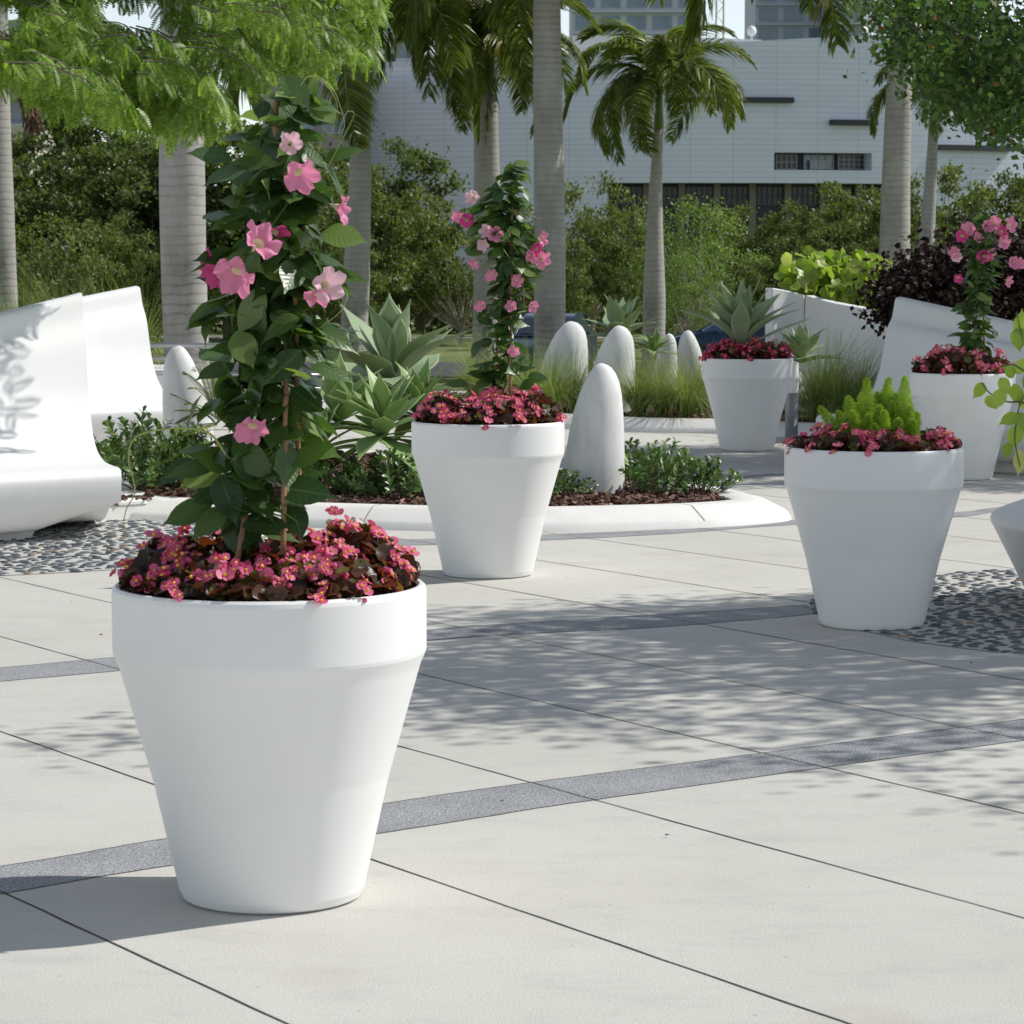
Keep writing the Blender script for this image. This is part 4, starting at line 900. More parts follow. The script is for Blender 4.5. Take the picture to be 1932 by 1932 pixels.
# angular planter bowl at right edge
vx, vy = 3.62, 14.35
t = thing('planter_bowl', 'white angular planter bowl cut off by the right edge of the picture', 'planter', (vx, vy, 0))
MB().add(*lathe([(.5, 0), (.86, 0), (.88, .012), (1.095, .435), (1.108, .455), (1.112, .475), (1.10, .50), (1.06, .52), (.80, .62), (.62, .72), (.55, .86), (.53, .90), (.50, .905), (.48, .88), (.47, .80)], 96, (vx, vy, 0))).build('shell', M['pot'], t)
MB().add(*lathe([(.475, .82), (.2, .84), (.01, .85)], 48, (vx, vy, 0), capb=False, capt=True)).build('soil', M['soil'], t)
# trailing vine of the bowl
rt = thing('trailing_vine', 'yellow-green trailing vine hanging from the bowl at the right edge', 'vine', (vx, vy, .84))
Pl = [(1848, 737, .1, -.5, -.8, .10), (1885, 752, 0, -.3, -1, .11), (1896, 728, 0, .5, -.9, .10), (1918, 745, 0, .2, -1, .12), (1905, 700, .1, -.4, .6, .09), (1925, 690, .1, .3, .8, .10), (1922, 640, 0, -.1, -1, .13), (1928, 610, 0, -.2, 1, .14), (1905, 790, -.1, -.9, -.2, .12), (1915, 825, -.1, -.2, -1, .13), (1925, 872, -.1, .1, -1, .14), (1900, 850, -.1, -.3, -.9, .09), (1930, 800, -.05, .2, -1, .13), (1935, 760, 0, .4, -.9, .12), (1870, 760, .1, .5, -.9, .09), (1945, 650, 0, 0, -1, .13), (1950, 700, 0, 0, -1, .13), (1955, 840, 0, 0, -1, .13), (1940, 720, 0, -.3, .9, .1), (1985, 640, 0, 0, .9, .15), (1975, 720, 0, 0, -.9, .15), (2000, 780, 0, 0, -.9, .15)]
P, D, Nn, S = [], [], [], []
for u, v, dy, dx_, dz_, s in Pl:
    d = nrm(np.array([dx_, -.3, dz_])); P.append(at(u, v, 14.1 + dy) - d * s * .5); D.append(d); Nn.append(nrm(np.array([random.gauss(-.2, .5), -.9, .4]))); S.append(s)
P, D, Nn, S = map(np.array, (P, D, Nn, S)); X, Y, Z = frame(D, Nn); MB().add(*batch(*LEAF_M[0], P, X, Y, Z, np.stack([S * 1.25, S, S * 1.5], 1))).build('foliage', M['seagrape'], rt)
for pts in ([(1852, 722, .05), (1868, 742, .05), (1900, 758, .02), (1932, 760, 0), (2010, 790, 0), (2080, 830, .1)], [(1868, 703, .1), (1895, 690, .1), (1925, 695, .05), (2000, 760, 0), (2080, 830, .1)], [(1925, 880, -.1), (1915, 820, -.1), (1935, 745, 0), (2000, 760, 0), (2080, 830, .1)], [(1918, 590, 0), (1930, 640, 0), (1960, 700, 0), (2030, 770, 0), (2080, 830, .1)]):
    P3 = crom([at(u, v, 14.1 + dy) for u, v, dy in pts], 6); MB().add(*tube(P3, np.linspace(.003, .007, len(P3)), 6)).build('stem', M['stem'], rt)
# railing between second bench and stone
rz = 30.5; t = thing('handrail', 'steel handrail behind the white rounded stone', 'railing', ((360 - 966) / F * rz, rz, 0))
xa, xb = (275 - 966) / F * rz, (640 - 966) / F * rz
for nm, z, r_ in (('top_rail', .92, .028), ('lower_rail', .78, .018), ('lower_rail', .60, .010), ('lower_rail', .45, .010), ('lower_rail', .30, .010)): MB().add(*tube([(xa, rz, z), (xb, rz, z)], r_, 10)).build(nm, M['rail'], t)
for i in range(3):
    x = xa + .35 + i * .85; MB().add(*box((x, rz, .45), (.05, .03, .9))).build('post', M['rail'], t, smooth=False)

tag(MB().add(*box((((90 - 966) / F * 33.9), 33.9, .27), (3.4, 2.6, .54))).build('planter_wall', M['bench'], smooth=False, loc=(-5.7, 33.9, 0)), 'low white planter hidden behind the left benches holding wispy grasses', 'planter wall')

# wind-blown litter: tiny dry leaf bits on the paving (uncountable)
r = np.random.default_rng(8); n = 230; P = np.stack([r.uniform(-3, 4.5, n), r.uniform(6, 22, n), np.full(n, .006)], 1)
X, Y, Z = frame(nrm(r.normal(size=(n, 3)) * [1, 1, .1]), nrm(r.normal(size=(n, 3)) * .3 + [0, 0, 1])); S = .004 + r.random(n) ** 4 * .016
o = MB().add(*batch(*LEAF_O, P, X, Y, Z, S)).build('leaf_litter', M['chip']); o['kind'] = 'stuff'; o['category'] = 'leaf litter'; o['label'] = 'tiny dry leaf bits scattered over the paving'
# ================================================================== VEGETATION BEYOND
def cards(P, D, Nn, S, w=1.0):
    X, Y, Z = frame(D, Nn); return batch(*QUADL, P, X, Y, Z, np.stack([S * w, S, S], 1))
def tree_meshes(seed, H, R, flat, ntip, per, lsz, clump, leafm, barkm, trunk_r=.09, z0=.28, lean=0, limbs=26, wl=1.0, clip=None):
    r = np.random.default_rng(seed); tb = MB(); base = np.zeros(3); fork = np.array([lean * .3, 0, H * z0])
    tr = crom([base, fork * [.4, 1, .5], fork], 5); tb.add(*tube(tr, np.linspace(trunk_r, trunk_r * .7, len(tr)), 8))
    dirs = r.normal(size=(ntip, 3)); dirs = nrm(dirs); q = r.random(ntip) ** .4
    tips = dirs * q[:, None] * np.array([R, R, H * (1 - z0) * .5 * flat]) + np.array([lean, 0, H * (z0 + (1 - z0) * .55)])
    tips[:, 2] = np.maximum(tips[:, 2], H * z0 * .6)
    for i in range(min(limbs, ntip)):
        p = tips[i]; m1 = fork + (p - fork) * .45 + r.normal(size=3) * .08 * R; m1[2] -= .05 * H * r.random()
        pts = crom([fork * [1, 1, .8 + .2 * r.random()], m1, p], 5); tb.add(*tube(pts, np.linspace(trunk_r * .5, trunk_r * .08, len(pts)), 5, False))
    P = np.repeat(tips, per, 0) + r.normal(size=(ntip * per, 3)) * clump * np.array([1, 1, .55]) * R; n = len(P)
    out = nrm(P - np.array([lean, 0, H * (z0 + .4 * (1 - z0))])); D = nrm(r.normal(size=(n, 3)) + out * .4); Nn = nrm(out * .5 + [0, 0, .8] + r.normal(size=(n, 3)) * .55)
    S = lsz * r.uniform(.6, 1.3, n)
    if clip is not None:
        k = clip(P); P, D, Nn, S = P[k], D[k], Nn[k], S[k]
    lb = MB(); lb.add(*cards(P, D, Nn, S, wl)); return tb.mesh('trunk', M[barkm]), lb.mesh('crown', M[leafm])
def put_tree(meshes, loc, label, grp=None, s=(1, 1, 1), rz=0, name='tree', cat='tree'):
    t = thing(name, label, cat, loc, grp); t.scale = s; t.rotation_euler.z = rz
    for nm, me in zip(('trunk', 'crown'), meshes): o = bpy.data.objects.new(nm, me); C.objects.link(o); o.parent = t
    return t
BG = {}
BG[0] = tree_meshes(1, 6.0, 3.0, 1.0, 80, 170, .18, .085, 'bgA', 'bark', .10, .16)
BG[1] = tree_meshes(2, 6.0, 3.0, 1.0, 70, 160, .18, .085, 'bgB', 'bark', .10, .12)
BG[2] = tree_meshes(3, 5.6, 3.2, 1.0, 60, 110, .17, .12, 'bgC', 'palebark', .11, .12, limbs=60)
BG[3] = tree_meshes(4, 6.4, 3.0, .95, 75, 170, .20, .085, 'bgA', 'bark', .13, .3, lean=.4, limbs=40)
BG[4] = tree_meshes(5, 5.5, 3.3, .9, 48, 120, .19, .10, 'bgB', 'palebark', .10, .15, limbs=48)
GT = 'trees beyond the plaza in front of the pale building'
def bgt(u, vtop, Y, kind, label, w=1.0, rz=None):
    x = (u - 966) / F * Y; H = HC + (500 - vtop) / F * Y - LOW; h0 = {0: 6.0, 1: 6.0, 2: 5.6, 3: 6.4, 4: 5.5}[kind]; s = H / h0
    put_tree(BG[kind], (x, Y, LOW), label, GT, (s * w, s * w, s), rz if rz is not None else random.random() * 6, 'tree')
for a in [(55, 300, 100, 0, 'dark tree at the far left behind the first palm trunk', 1.05), (150, 225, 104, 3, 'tallest dark tree between the first two palm trunks', 1.0), (255, 262, 98, 0, 'dark spreading tree just left of the wide palm trunk', 1.0), (90, 395, 88, 4, 'yellowish lower tree at the far left above the bench', .9), (215, 420, 90, 1, 'olive lower tree above the second bench', .8),
          (430, 250, 100, 3, 'dark tree behind the tall vine, right of the wide palm trunk', 1.1), (560, 265, 100, 0, 'dark tree behind the upper part of the tall vine', 1.1), (345, 330, 108, 1, 'tree directly behind the wide palm trunk', 1.0),
          (745, 275, 100, 0, 'green tree left of the pale building between two palm trunks', .85), (690, 330, 92, 1, 'olive tree behind the third palm trunk', .9), (800, 385, 95, 1, 'olive tree sloping down toward the slender vine', .85), (870, 440, 93, 4, 'low olive tree behind the slender vine', .9), (980, 400, 104, 1, 'tree behind the thick middle palm trunk', .9),
          (1118, 322, 100, 4, 'loose olive tree just right of the thick middle palm trunk', .62), (1160, 400, 96, 1, 'olive tree between the middle palm and the small full palm', .75), (1320, 392, 92, 2, 'bright tree with pale branches right of the small full palm', .85), (1400, 402, 97, 1, 'olive tree below the dark ground-floor windows', .85), (1300, 480, 80, 2, 'low bright bushy tree with pale bare branches', .7),
          (1480, 392, 98, 4, 'olive tree above the agave pot', .85), (1585, 360, 96, 1, 'rounded olive tree left of the tall right palm trunk', .95), (1490, 440, 85, 0, 'lower dark tree behind the leafy planter wall', .8), (1650, 350, 102, 0, 'dark tree behind the tall right palm trunk', .9), (1780, 330, 96, 1, 'olive tree right of the slim palm', .9),
          (1870, 352, 90, 4, 'loose tree near the right edge', .9), (1950, 330, 95, 0, 'tree cut off by the right edge of the picture', .9), (1240, 440, 104, 1, 'tree behind the small full palm trunk', .8), (620, 420, 86, 1, 'lower olive tree behind the tall vine', .8), (1060, 450, 88, 1, 'low olive tree right behind the thick palm trunk', .7), (1700, 440, 84, 0, 'low dark tree between the two right palm trunks', .7), (1170, 500, 84, 0, 'lowest dark tree above the pointed stones', .55), (1400, 500, 84, 1, 'low olive tree above the blue car', .7), (20, 500, 80, 0, 'low dark tree at the left edge above the bench', .7), (300, 480, 84, 0, 'low dark tree left of the wide palm trunk', .7), (460, 480, 84, 0, 'low dark tree behind the middle of the tall vine', .8), (-90, 300, 98, 0, 'tree beyond the left edge of the picture, nearest the frame', 1.1), (-260, 330, 102, 3, 'second tree beyond the left edge of the picture', 1.1), (-430, 340, 96, 1, 'third tree beyond the left edge of the picture', 1.1), (-620, 330, 104, 0, 'farthest tree beyond the left edge of the picture', 1.2), (2080, 330, 98, 1, 'tree beyond the right edge of the picture, nearest the frame', 1.1), (2230, 320, 103, 0, 'farthest tree beyond the right edge of the picture', 1.1)]: bgt(*a)
# undergrowth that reads as one mass behind the trees
r = np.random.default_rng(77); n = 42000; P = np.stack([r.uniform(-26, 30, n), r.uniform(108, 116, n), LOW + r.random(n) ** .8 * 2.6], 1); P[:, 2] += .5 * np.sin(P[:, 0] * .9) * (P[:, 2] - LOW) / 2.6
o = MB().add(*cards(P, rdir(n), nrm(rng.normal(size=(n, 3)) + [0, -.3, .8]), .3 * r.uniform(.6, 1.3, n))).build('undergrowth', M['bgA']); o['kind'] = 'stuff'; o['category'] = 'hedge'; o['label'] = 'dark undergrowth massed behind the tree trunks'
# ------------------------------------------------------------------ palms
def frond_mesh(seed, L=2.7, droop=1.0, wind=.5, nl=135):
    r = np.random.default_rng(seed); k = 26; pts = [np.zeros(3)]; el = math.radians(42 + r.uniform(-8, 8)); st = L / (k - 1)
    for i in range(k - 1):
        el -= math.radians(3.6 + 4.2 * droop * (i / k)); el = max(el, math.radians(-82)); pts.append(pts[-1] + np.array([math.cos(el), .04 * wind * (i / k), math.sin(el)]) * st)
    pts = np.array(pts); mb = MB(); mb.add(*tube(pts, np.linspace(.035, .006, k), 6), m=1)
    Ls, P, D1, W = [], [], [], []
    n = nl * 2
    V = np.zeros((n, 4, 2, 3)); c = 0
    for i in range(nl):
        f = .13 + .86 * (i + r.random() * .5) / nl; q = f * (k - 1); j = min(int(q), k - 2); p = pts[j] + (pts[j + 1] - pts[j]) * (q - j); ax = nrm(pts[j + 1] - pts[j]); side = np.array([0, 1., 0])
        for s in (-1, 1):
            l = .66 * math.sin(PI * min(1, .18 + .78 * f)) ** .7 * r.uniform(.8, 1.1) * L / 2.7
            d = nrm(side * s * .75 + ax * .75 + np.array([0, 0, r.uniform(-.35, .35)]) + np.array([0, .25 * wind, 0])); pos = p.copy(); wd = nrm(np.cross(d, [0, 0, 1.]) * .7 + r.normal(size=3) * .3) * .017
            for m_ in range(4):
                w_ = (1, 1.1, .8, .12)[m_]; V[c, m_, 0] = pos - wd * w_; V[c, m_, 1] = pos + wd * w_
                pos = pos + d * l / 3; d = nrm(d + np.array([0, .08 * wind, -.26 - .12 * droop]))
            c += 1
    tf = np.array([[i * 2, i * 2 + 1, i * 2 + 3, i * 2 + 2] for i in range(3)]); Fs = (tf[None] + (np.arange(n) * 8)[:, None, None]).reshape(-1, 4)
    mb.add(V.reshape(-1, 3), Fs, 0); return mb.mesh('frond', [M['palmleaf'], M['shaft']])
FR = [frond_mesh(s, droop=d) for s, d in ((1, .75), (2, 1.0), (3, 1.3), (4, 1.6), (5, 1.1))]
def palm(u, Y, vtop, wb, wt, label, nf=14, fl=1.0, shaft=1.0, ubot=None, z0=None, seed=0, bulge=1.12):
    nf = int(nf * 1.35); fl *= 1.12
    r = random.Random(seed); z0 = (LOW if Y > 45 else 0.1) if z0 is None else z0
    x1 = (u - 966) / F * Y; x0 = ((ubot if ubot is not None else u) - 966) / F * Y; zt = HC + (500 - vtop) / F * Y; Rb, Rt = wb / 2 * Y / F, wt / 2 * Y / F
    t = thing('royal_palm', label, 'palm tree', (x0, Y, z0), 'royal palms beyond the plaza')
    k = 26; pts = [np.array([x0 + (x1 - x0) * f + .03 * math.sin(f * 5 + seed), Y, z0 + (zt - z0) * f]) for f in np.linspace(0, 1, k)]
    rad = [np.interp(f, [0, .06, .35, .6, .9, 1], [Rb * bulge, Rb, Rb * 1.03, (Rb + Rt) / 2 * 1.02, Rt, Rt * .92]) for f in np.linspace(0, 1, k)]
    # trunk as a column with its own local z so rings run around it
    MB().add(*tube(pts, rad, 26)).build('trunk', M['palmtrunk'], t)
    s0, s1 = pts[-1], pts[-1] + np.array([.02, 0, shaft])
    MB().add(*tube([s0, s0 + (s1 - s0) * .1, s0 + (s1 - s0) * .5, s1], [Rt * .85, Rt * .98, Rt * .68, Rt * .42], 16)).build('crownshaft', M['shaft'], t)
    for i in range(nf):
        a = i * 2.39996 + r.random() * .5; low = i / nf
        o = bpy.data.objects.new('frond', FR[min(4, int(r.random() * 2 + low * 3))]); C.objects.link(o); o.parent = t
        o.location = Vector(s1) - Vector(t.location); o.rotation_euler = (r.gauss(.15, .25), math.radians(-50 + 80 * low + r.gauss(0, 8)), a); s = fl * r.uniform(.88, 1.1); o.scale = (s, s, s)
    return t
PL = [(4, 45, -190, 52, 40, 'palm trunk cut off by the left edge of the picture', 12, 1, 1.2, 10), (345, 33, -420, 84, 72, 'widest palm trunk, left of the tall vine', 12, .8, 1.2, 356), (683, 54, 142, 50, 36, 'palm right of the tall vine with fronds hanging over the pale wall', 22, 1.3, 1.0, 668),
      (925, 55, 178, 52, 34, 'palm directly behind the slender vine, crown at the top', 16, .85, .9, 915), (1034, 50, -55, 58, 52, 'thick palm trunk right of the slender vine running out of the top', 17, 1.5, 1.1, 1034), (1241, 60, 246, 42, 20, 'small palm with its full crown against the pale building', 16, .90, 1.0, 1228),
      (1694, 50, -35, 57, 44, 'tallest thick palm at the right rising above the leafy planter', 13, 1.35, 1.1, 1683), (1752, 70, 252, 36, 20, 'slim palm with a green crownshaft right of the tall right palm', 12, .80, .95, 1738), (515, 70, 60, 42, 36, 'distant palm trunk seen between the bright leaves and the vine', 12, .9, 1.0, 520),
      (905, 62, -40, 36, 30, 'palm behind the others whose fronds fill the top left of centre', 17, 1.25, 1.0, 914)]
for i, a in enumerate(PL):
    u, Y, vt, wb, wt, lab, nf, fl, sh, ub = a; palm(u, Y, vt, wb, wt, lab, nf, fl, sh, ub, seed=40 + i)
# brown husk hanging at top left
P3 = crom([at(30, 60, 60), at(38, 120, 60), at(52, 190, 60), at(58, 222, 60)], 6); mb = MB(); mb.add(*tube(P3, np.interp(np.linspace(0, 1, len(P3)), [0, .4, 1], [.08, .22, .05]), 7))
n = 260; tt = np.random.default_rng(3).random(n); P = np.stack([np.interp(tt, np.linspace(0, 1, len(P3)), P3[:, i]) for i in range(3)], 1)
mb.add(*cards(P, nrm(rdir(n) * .5 + [.2, 0, -1]), rdir(n), np.full(n, .5), .25)); tag(mb.build('palm_husk', M['husk'], loc=tuple(P3[0])), 'dry brown palm husk hanging at the top left', 'palm husk')
# ------------------------------------------------------------------ overhanging feathery tree (top left)
def spray_tmpl(np_=11):
    V, Fs = [], []
    for i in range(np_):
        f = .10 + .9 * i / np_; l = .27 * math.sin(PI * (.14 + .8 * f)) + .03; z = -.22 * f * f
        for s in (-1, 1):
            n = len(V); V += [[0, f, z], [s * l * .5, f + .01, z - .01], [s * l, f + .05, z - .07], [s * l * .5, f + .095, z - .015]]; Fs.append([n, n + 1, n + 2, n + 3])
    n = len(V); V += [[-.006, 0, 0], [.006, 0, 0], [.003, 1, -.24], [-.003, 1, -.24]]; Fs.append([n, n + 1, n + 2, n + 3]); return np.array(V), np.array(Fs)
SPR = spray_tmpl()
low = [(-60, 120), (0, 130), (60, 190), (120, 222), (150, 175), (190, 190), (235, 215), (270, 240), (310, 240), (350, 262), (390, 240), (430, 218), (460, 165), (490, 150), (520, 138), (550, 135), (590, 118), (620, 135), (655, 138), (690, 118), (705, 70), (690, 30)]
lu = [a[0] for a in low]; lv = [a[1] for a in low]
ft = thing('feathery_tree', 'bright green feathery tree overhanging the top left corner', 'tree', (-5.6, 20.5, 0))
r = np.random.default_rng(9); random.seed(5); bb = MB(); SP, SD, SN, SS = [], [], [], []
trunkp = crom([(-5.6, 20.5, 0), (-5.5, 20.5, 1.5), (-5.2, 20.4, 3.2), (-4.4, 20.3, 4.6)], 6); bb.add(*tube(trunkp, np.linspace(.16, .09, len(trunkp)), 10))
for a in ((-3.2, 20.0, 5.0, .06), (-3.4, 21.4, 4.7, .06), (-2.9, 18.6, 4.6, .06)):
    p = crom([(-4.4, 20.3, 4.6), ((-4.4 + a[0]) / 2, a[1], 5.1), a[:3], (a[0] + 1.6, a[1], a[2] - .5)], 6); bb.add(*tube(p, np.linspace(.08, .02, len(p)), 7))
boughs = []
for i in range(78):
    if i < 32: u = lu[i % len(lu)] + random.gauss(0, 8); v = np.interp(u, lu, lv) - abs(random.gauss(0, 8)) - 8
    else: u = random.uniform(-120, 705); v = np.interp(u, lu, lv) - random.uniform(35, 330)
    boughs.append((u, v, random.uniform(18.6, 22.0), random.gauss(.35, .6)))
for i in range(46): boughs.append((random.uniform(-420, 640), random.uniform(-560, -190), random.uniform(18.4, 22.4), random.gauss(.35, .9)))
for (bu, bv, bY, baz) in boughs * 6:
    tip = at(bu + random.gauss(0, 24), bv + random.gauss(0, 10) - 6, bY + random.gauss(0, .15)); Y = tip[1]; u = bu
    L = random.uniform(.45, .8); az = baz + random.gauss(0, .35); st = tip + np.array([-math.cos(az) * L, -math.sin(az) * L * .5, L * random.uniform(.25, .7)])
    pts = crom([st, (st + tip) / 2 + [0, 0, .09], tip], 6); bb.add(*tube(pts, np.linspace(.006, .0015, len(pts)), 4, False))
    ns = 17
    for k in range(ns):
        f = .05 + .95 * k / (ns - 1); q = f * (len(pts) - 1); j = min(int(q), len(pts) - 2); p = pts[j] + (pts[j + 1] - pts[j]) * (q - j); ax = nrm(pts[j + 1] - pts[j]); side = nrm(np.cross(ax, [0, 0, 1])) * (1 if k % 2 else -1)
        SP.append(p); SD.append(nrm(side * .5 + ax * .25 + np.array([0, 0, -.75]) + r.normal(size=3) * .35)); SN.append(nrm(np.array([.5, -.6, .8]) + side * .3 + r.normal(size=3) * .35)); SS.append(random.uniform(.12, .20))
SP, SD, SN, SS = map(np.array, (SP, SD, SN, SS)); X, Y_, Z = frame(SD, SN)
bb.build('trunk', M['bark'], ft); MB().add(*batch(*SPR, SP, X, Y_, Z, SS)).build('crown', M['feather'], ft)
# ------------------------------------------------------------------ right-hand trees
def bigtree(base, H, tips, per, lsz, clump, mat, label, seed, trunk_r=.16, cat='tree', fork=.45, wl=1.1):
    r = np.random.default_rng(seed); t = thing('shade_tree', label, cat, base); base = np.array(base, float); tb = MB(); c = np.mean(tips, 0); fk = base + (c - base) * [.15, .15, fork]
    p = crom([base, (base + fk) / 2 + [.06, 0, 0], fk], 5); tb.add(*tube(p, np.linspace(trunk_r, trunk_r * .7, len(p)), 10))
    for q in tips[::3]:
        m1 = fk + (q - fk) * .5 + r.normal(size=3) * .15; p = crom([fk, m1, q], 5); tb.add(*tube(p, np.linspace(trunk_r * .4, .012, len(p)), 5, False))
    P = np.repeat(np.array(tips), per, 0); n = len(P); P = P + r.normal(size=(n, 3)) * clump * np.array([1, 1, .6])
    D = nrm(r.normal(size=(n, 3)) + [0, 0, -.35]); Nn = nrm([0, 0, .9] + r.normal(size=(n, 3)) * .6); S = lsz * r.uniform(.65, 1.25, n)
    X, Y, Z = frame(D, Nn); tb.build('trunk', M['bark'], t); MB().add(*batch(*QUADL, P, X, Y, Z, np.stack([S * wl, S, S], 1))).build('crown', M[mat], t)
r = np.random.default_rng(15)
def ell(c, R, n, qp=.45): d = nrm(r.normal(size=(n, 3))); return np.array(c) + d * (r.random(n) ** qp)[:, None] * np.array(R)
# R1: tree out of frame on the right whose shade dapples the paving
SX, SY, SZ = .667, .194, .719
def shade_at(gx, gy, h): return (gx + SX / SZ * h, gy + SY / SZ * h, h)
tips = []
for i in range(108):
    gx = r.uniform(-1.0, 3.6); gy = 12.55 + r.uniform(-1, 1) * (1.95 if gx > -.2 else .9) + .10 * (gx - 1); h = r.uniform(4.3, 6.6)
    tips.append(shade_at(gx, gy, h))
for gx, gy in ((-1.45, 10.45), (1.9, 9.3), (2.2, 9.2), (2.3, 8.6), (2.45, 9.9), (1.2, 10.0), (2.7, 10.6)): tips.append(shade_at(gx, gy, 5.2))
bigtree((6.9, 13.9, 0), 7, np.array(tips), 165, .085, .26, 'oakleaf', 'tree right of the picture whose branches shade the paving', 51)
# R2: tree with visible dark foliage at the top right, shading the back pots and bench
tips = list(ell((6.8, 26.4, 5.3), (3.0, 2.6, 1.7), 150))
for i in range(150):
    gx = r.uniform(.3, 5.2); gy = r.uniform(22.0, 27.6); tips.append(shade_at(gx, gy, r.uniform(4.6, 6.6)))
vis = [(1640, -30), (1665, 10), (1690, 40), (1720, 60), (1745, 90), (1700, 95), (1760, 130), (1790, 160), (1770, 60), (1800, 30), (1830, 60), (1850, 110), (1830, 150), (1860, 190), (1800, 190), (1880, 150), (1900, 200), (1890, 235), (1925, 240), (1920, 170), (1900, 100), (1880, 50), (1930, 60), (1840, 10), (1930, 120), (1860, 225), (1780, 100), (1815, 110), (1700, -10), (1740, 20), (1935, 200), (1905, 140), (1875, 85), (1820, 205), (1750, -20), (1790, -10), (1960, 230), (1960, 150), (1960, 60), (1990, 260), (1990, 180), (1990, 100), (2020, 200)]
for u, v in vis:
    for k in range(2): tips.append(at(u + random.gauss(0, 12), v + random.gauss(0, 10), random.uniform(23.8, 26.5)))
tips = [q for q in tips if not (q[0] / q[1] < (1640 - 966) / F and q[2] < HC + .0975 * q[1])]
bigtree((7.4, 27.2, 0), 7, np.array(tips), 105, .075, .17, 'oakleaf', 'dark green tree overhanging the top right corner', 52, wl=1.25)
# R3: shade on the fern pot and bowl
tips = [shade_at(r.uniform(1.5, 3.9), r.uniform(13.0, 14.9), r.uniform(3.9, 5.6)) for i in range(52)]
bigtree((7.8, 15.2, 0), 6, np.array(tips), 150, .085, .22, 'oakleaf', 'tree right of the picture shading the fern pot and bowl', 53)
# ------------------------------------------------------------------ leafy shrubs on planter wall
def leafy(name, label, pts, per, L, spread, tmpl, mat, seed, cat='shrub', droop=-.2, wl=1.0):
    r = np.random.default_rng(seed); P = np.repeat(np.array(pts), per, 0); n = len(P); P = P + r.normal(size=(n, 3)) * np.array(spread); D = nrm(r.normal(size=(n, 3)) + [0, -.1, droop]); Nn = nrm(r.normal(size=(n, 3)) * .5 + [.1, -.55, .6])
    S = L * r.uniform(.7, 1.25, n); X, Y, Z = frame(D, Nn); o = MB().add(*batch(*tmpl, P, X, Y, Z, np.stack([S * wl, S, S], 1))).build(name, M[mat], loc=tuple(np.array(pts).mean(0))); tag(o, label, cat); return o
leafy('broad_leaved_shrub', 'bright yellow-green round-leaved shrub on top of the planter wall', [at(u, v, 34.0 + .3 * (i % 3)) for i, (u, v) in enumerate([(1510, 545), (1520, 515), (1545, 500), (1560, 530), (1575, 505), (1590, 545), (1600, 515), (1620, 505), (1640, 520), (1610, 560), (1640, 555), (1660, 525), (1680, 520), (1665, 565), (1690, 545), (1710, 530), (1580, 560), (1540, 550), (1700, 575), (1725, 555), (1625, 535), (1530, 530), (1650, 590)])], 46, .15, (.11, .22, .09), LEAF_R, 'seagrape', 61, wl=1.15)
mp = []
for u in range(1690, 1990, 22):
    for v in range(0, 6): 
        top = np.interp(u, [1690, 1760, 1850, 1932], [530, 478, 455, 450]); bot = np.interp(u, [1690, 1780, 1860, 1990], [590, 622, 640, 650]); mp.append(at(u + random.gauss(0, 10), top + (bot - top) * (v + .5) / 6, 29.0 + (v % 3) * .4))
leafy('maroon_shrub', 'dark maroon shrub spilling over behind the right bench', mp, 190, .075, (.16, .35, .14), QUADL, 'maroon', 62)
leafy('trailing_groundcover', 'olive trailing groundcover between the round-leaved and maroon shrubs', [at(u, v, 31.5) for u, v in [(1700, 560), (1680, 575), (1720, 545), (1740, 560), (1760, 575), (1730, 590), (1775, 600), (1745, 520), (1765, 540), (1700, 540)]], 130, .07, (.10, .2, .08), QUADL, 'fernf', 63)
# soil fill behind planter walls
o = MB().add([[3.5, 34.2, 1.0], [5.6, 31.6, .85], [9, 29.6, .85], [9, 36.2, .85], [3.5, 36.2, 1.0]], [[0, 1, 2, 3, 4]]).build('planter_soil', M['soil']); struct(o)
o = MB()
for a, b_ in (((3.6, 34.3), (3.6, 36.3)), ((3.6, 36.3), (8.9, 36.3))): o.add(*box(((a[0] + b_[0]) / 2, (a[1] + b_[1]) / 2, .5), (max(.2, b_[0] - a[0]), max(.2, b_[1] - a[1]), 1.0)))
tag(o.build('planter_wall', M['bench'], smooth=False, loc=(5, 36, 0)), 'plain rear wall of the raised planter hidden by leaves', 'planter wall')
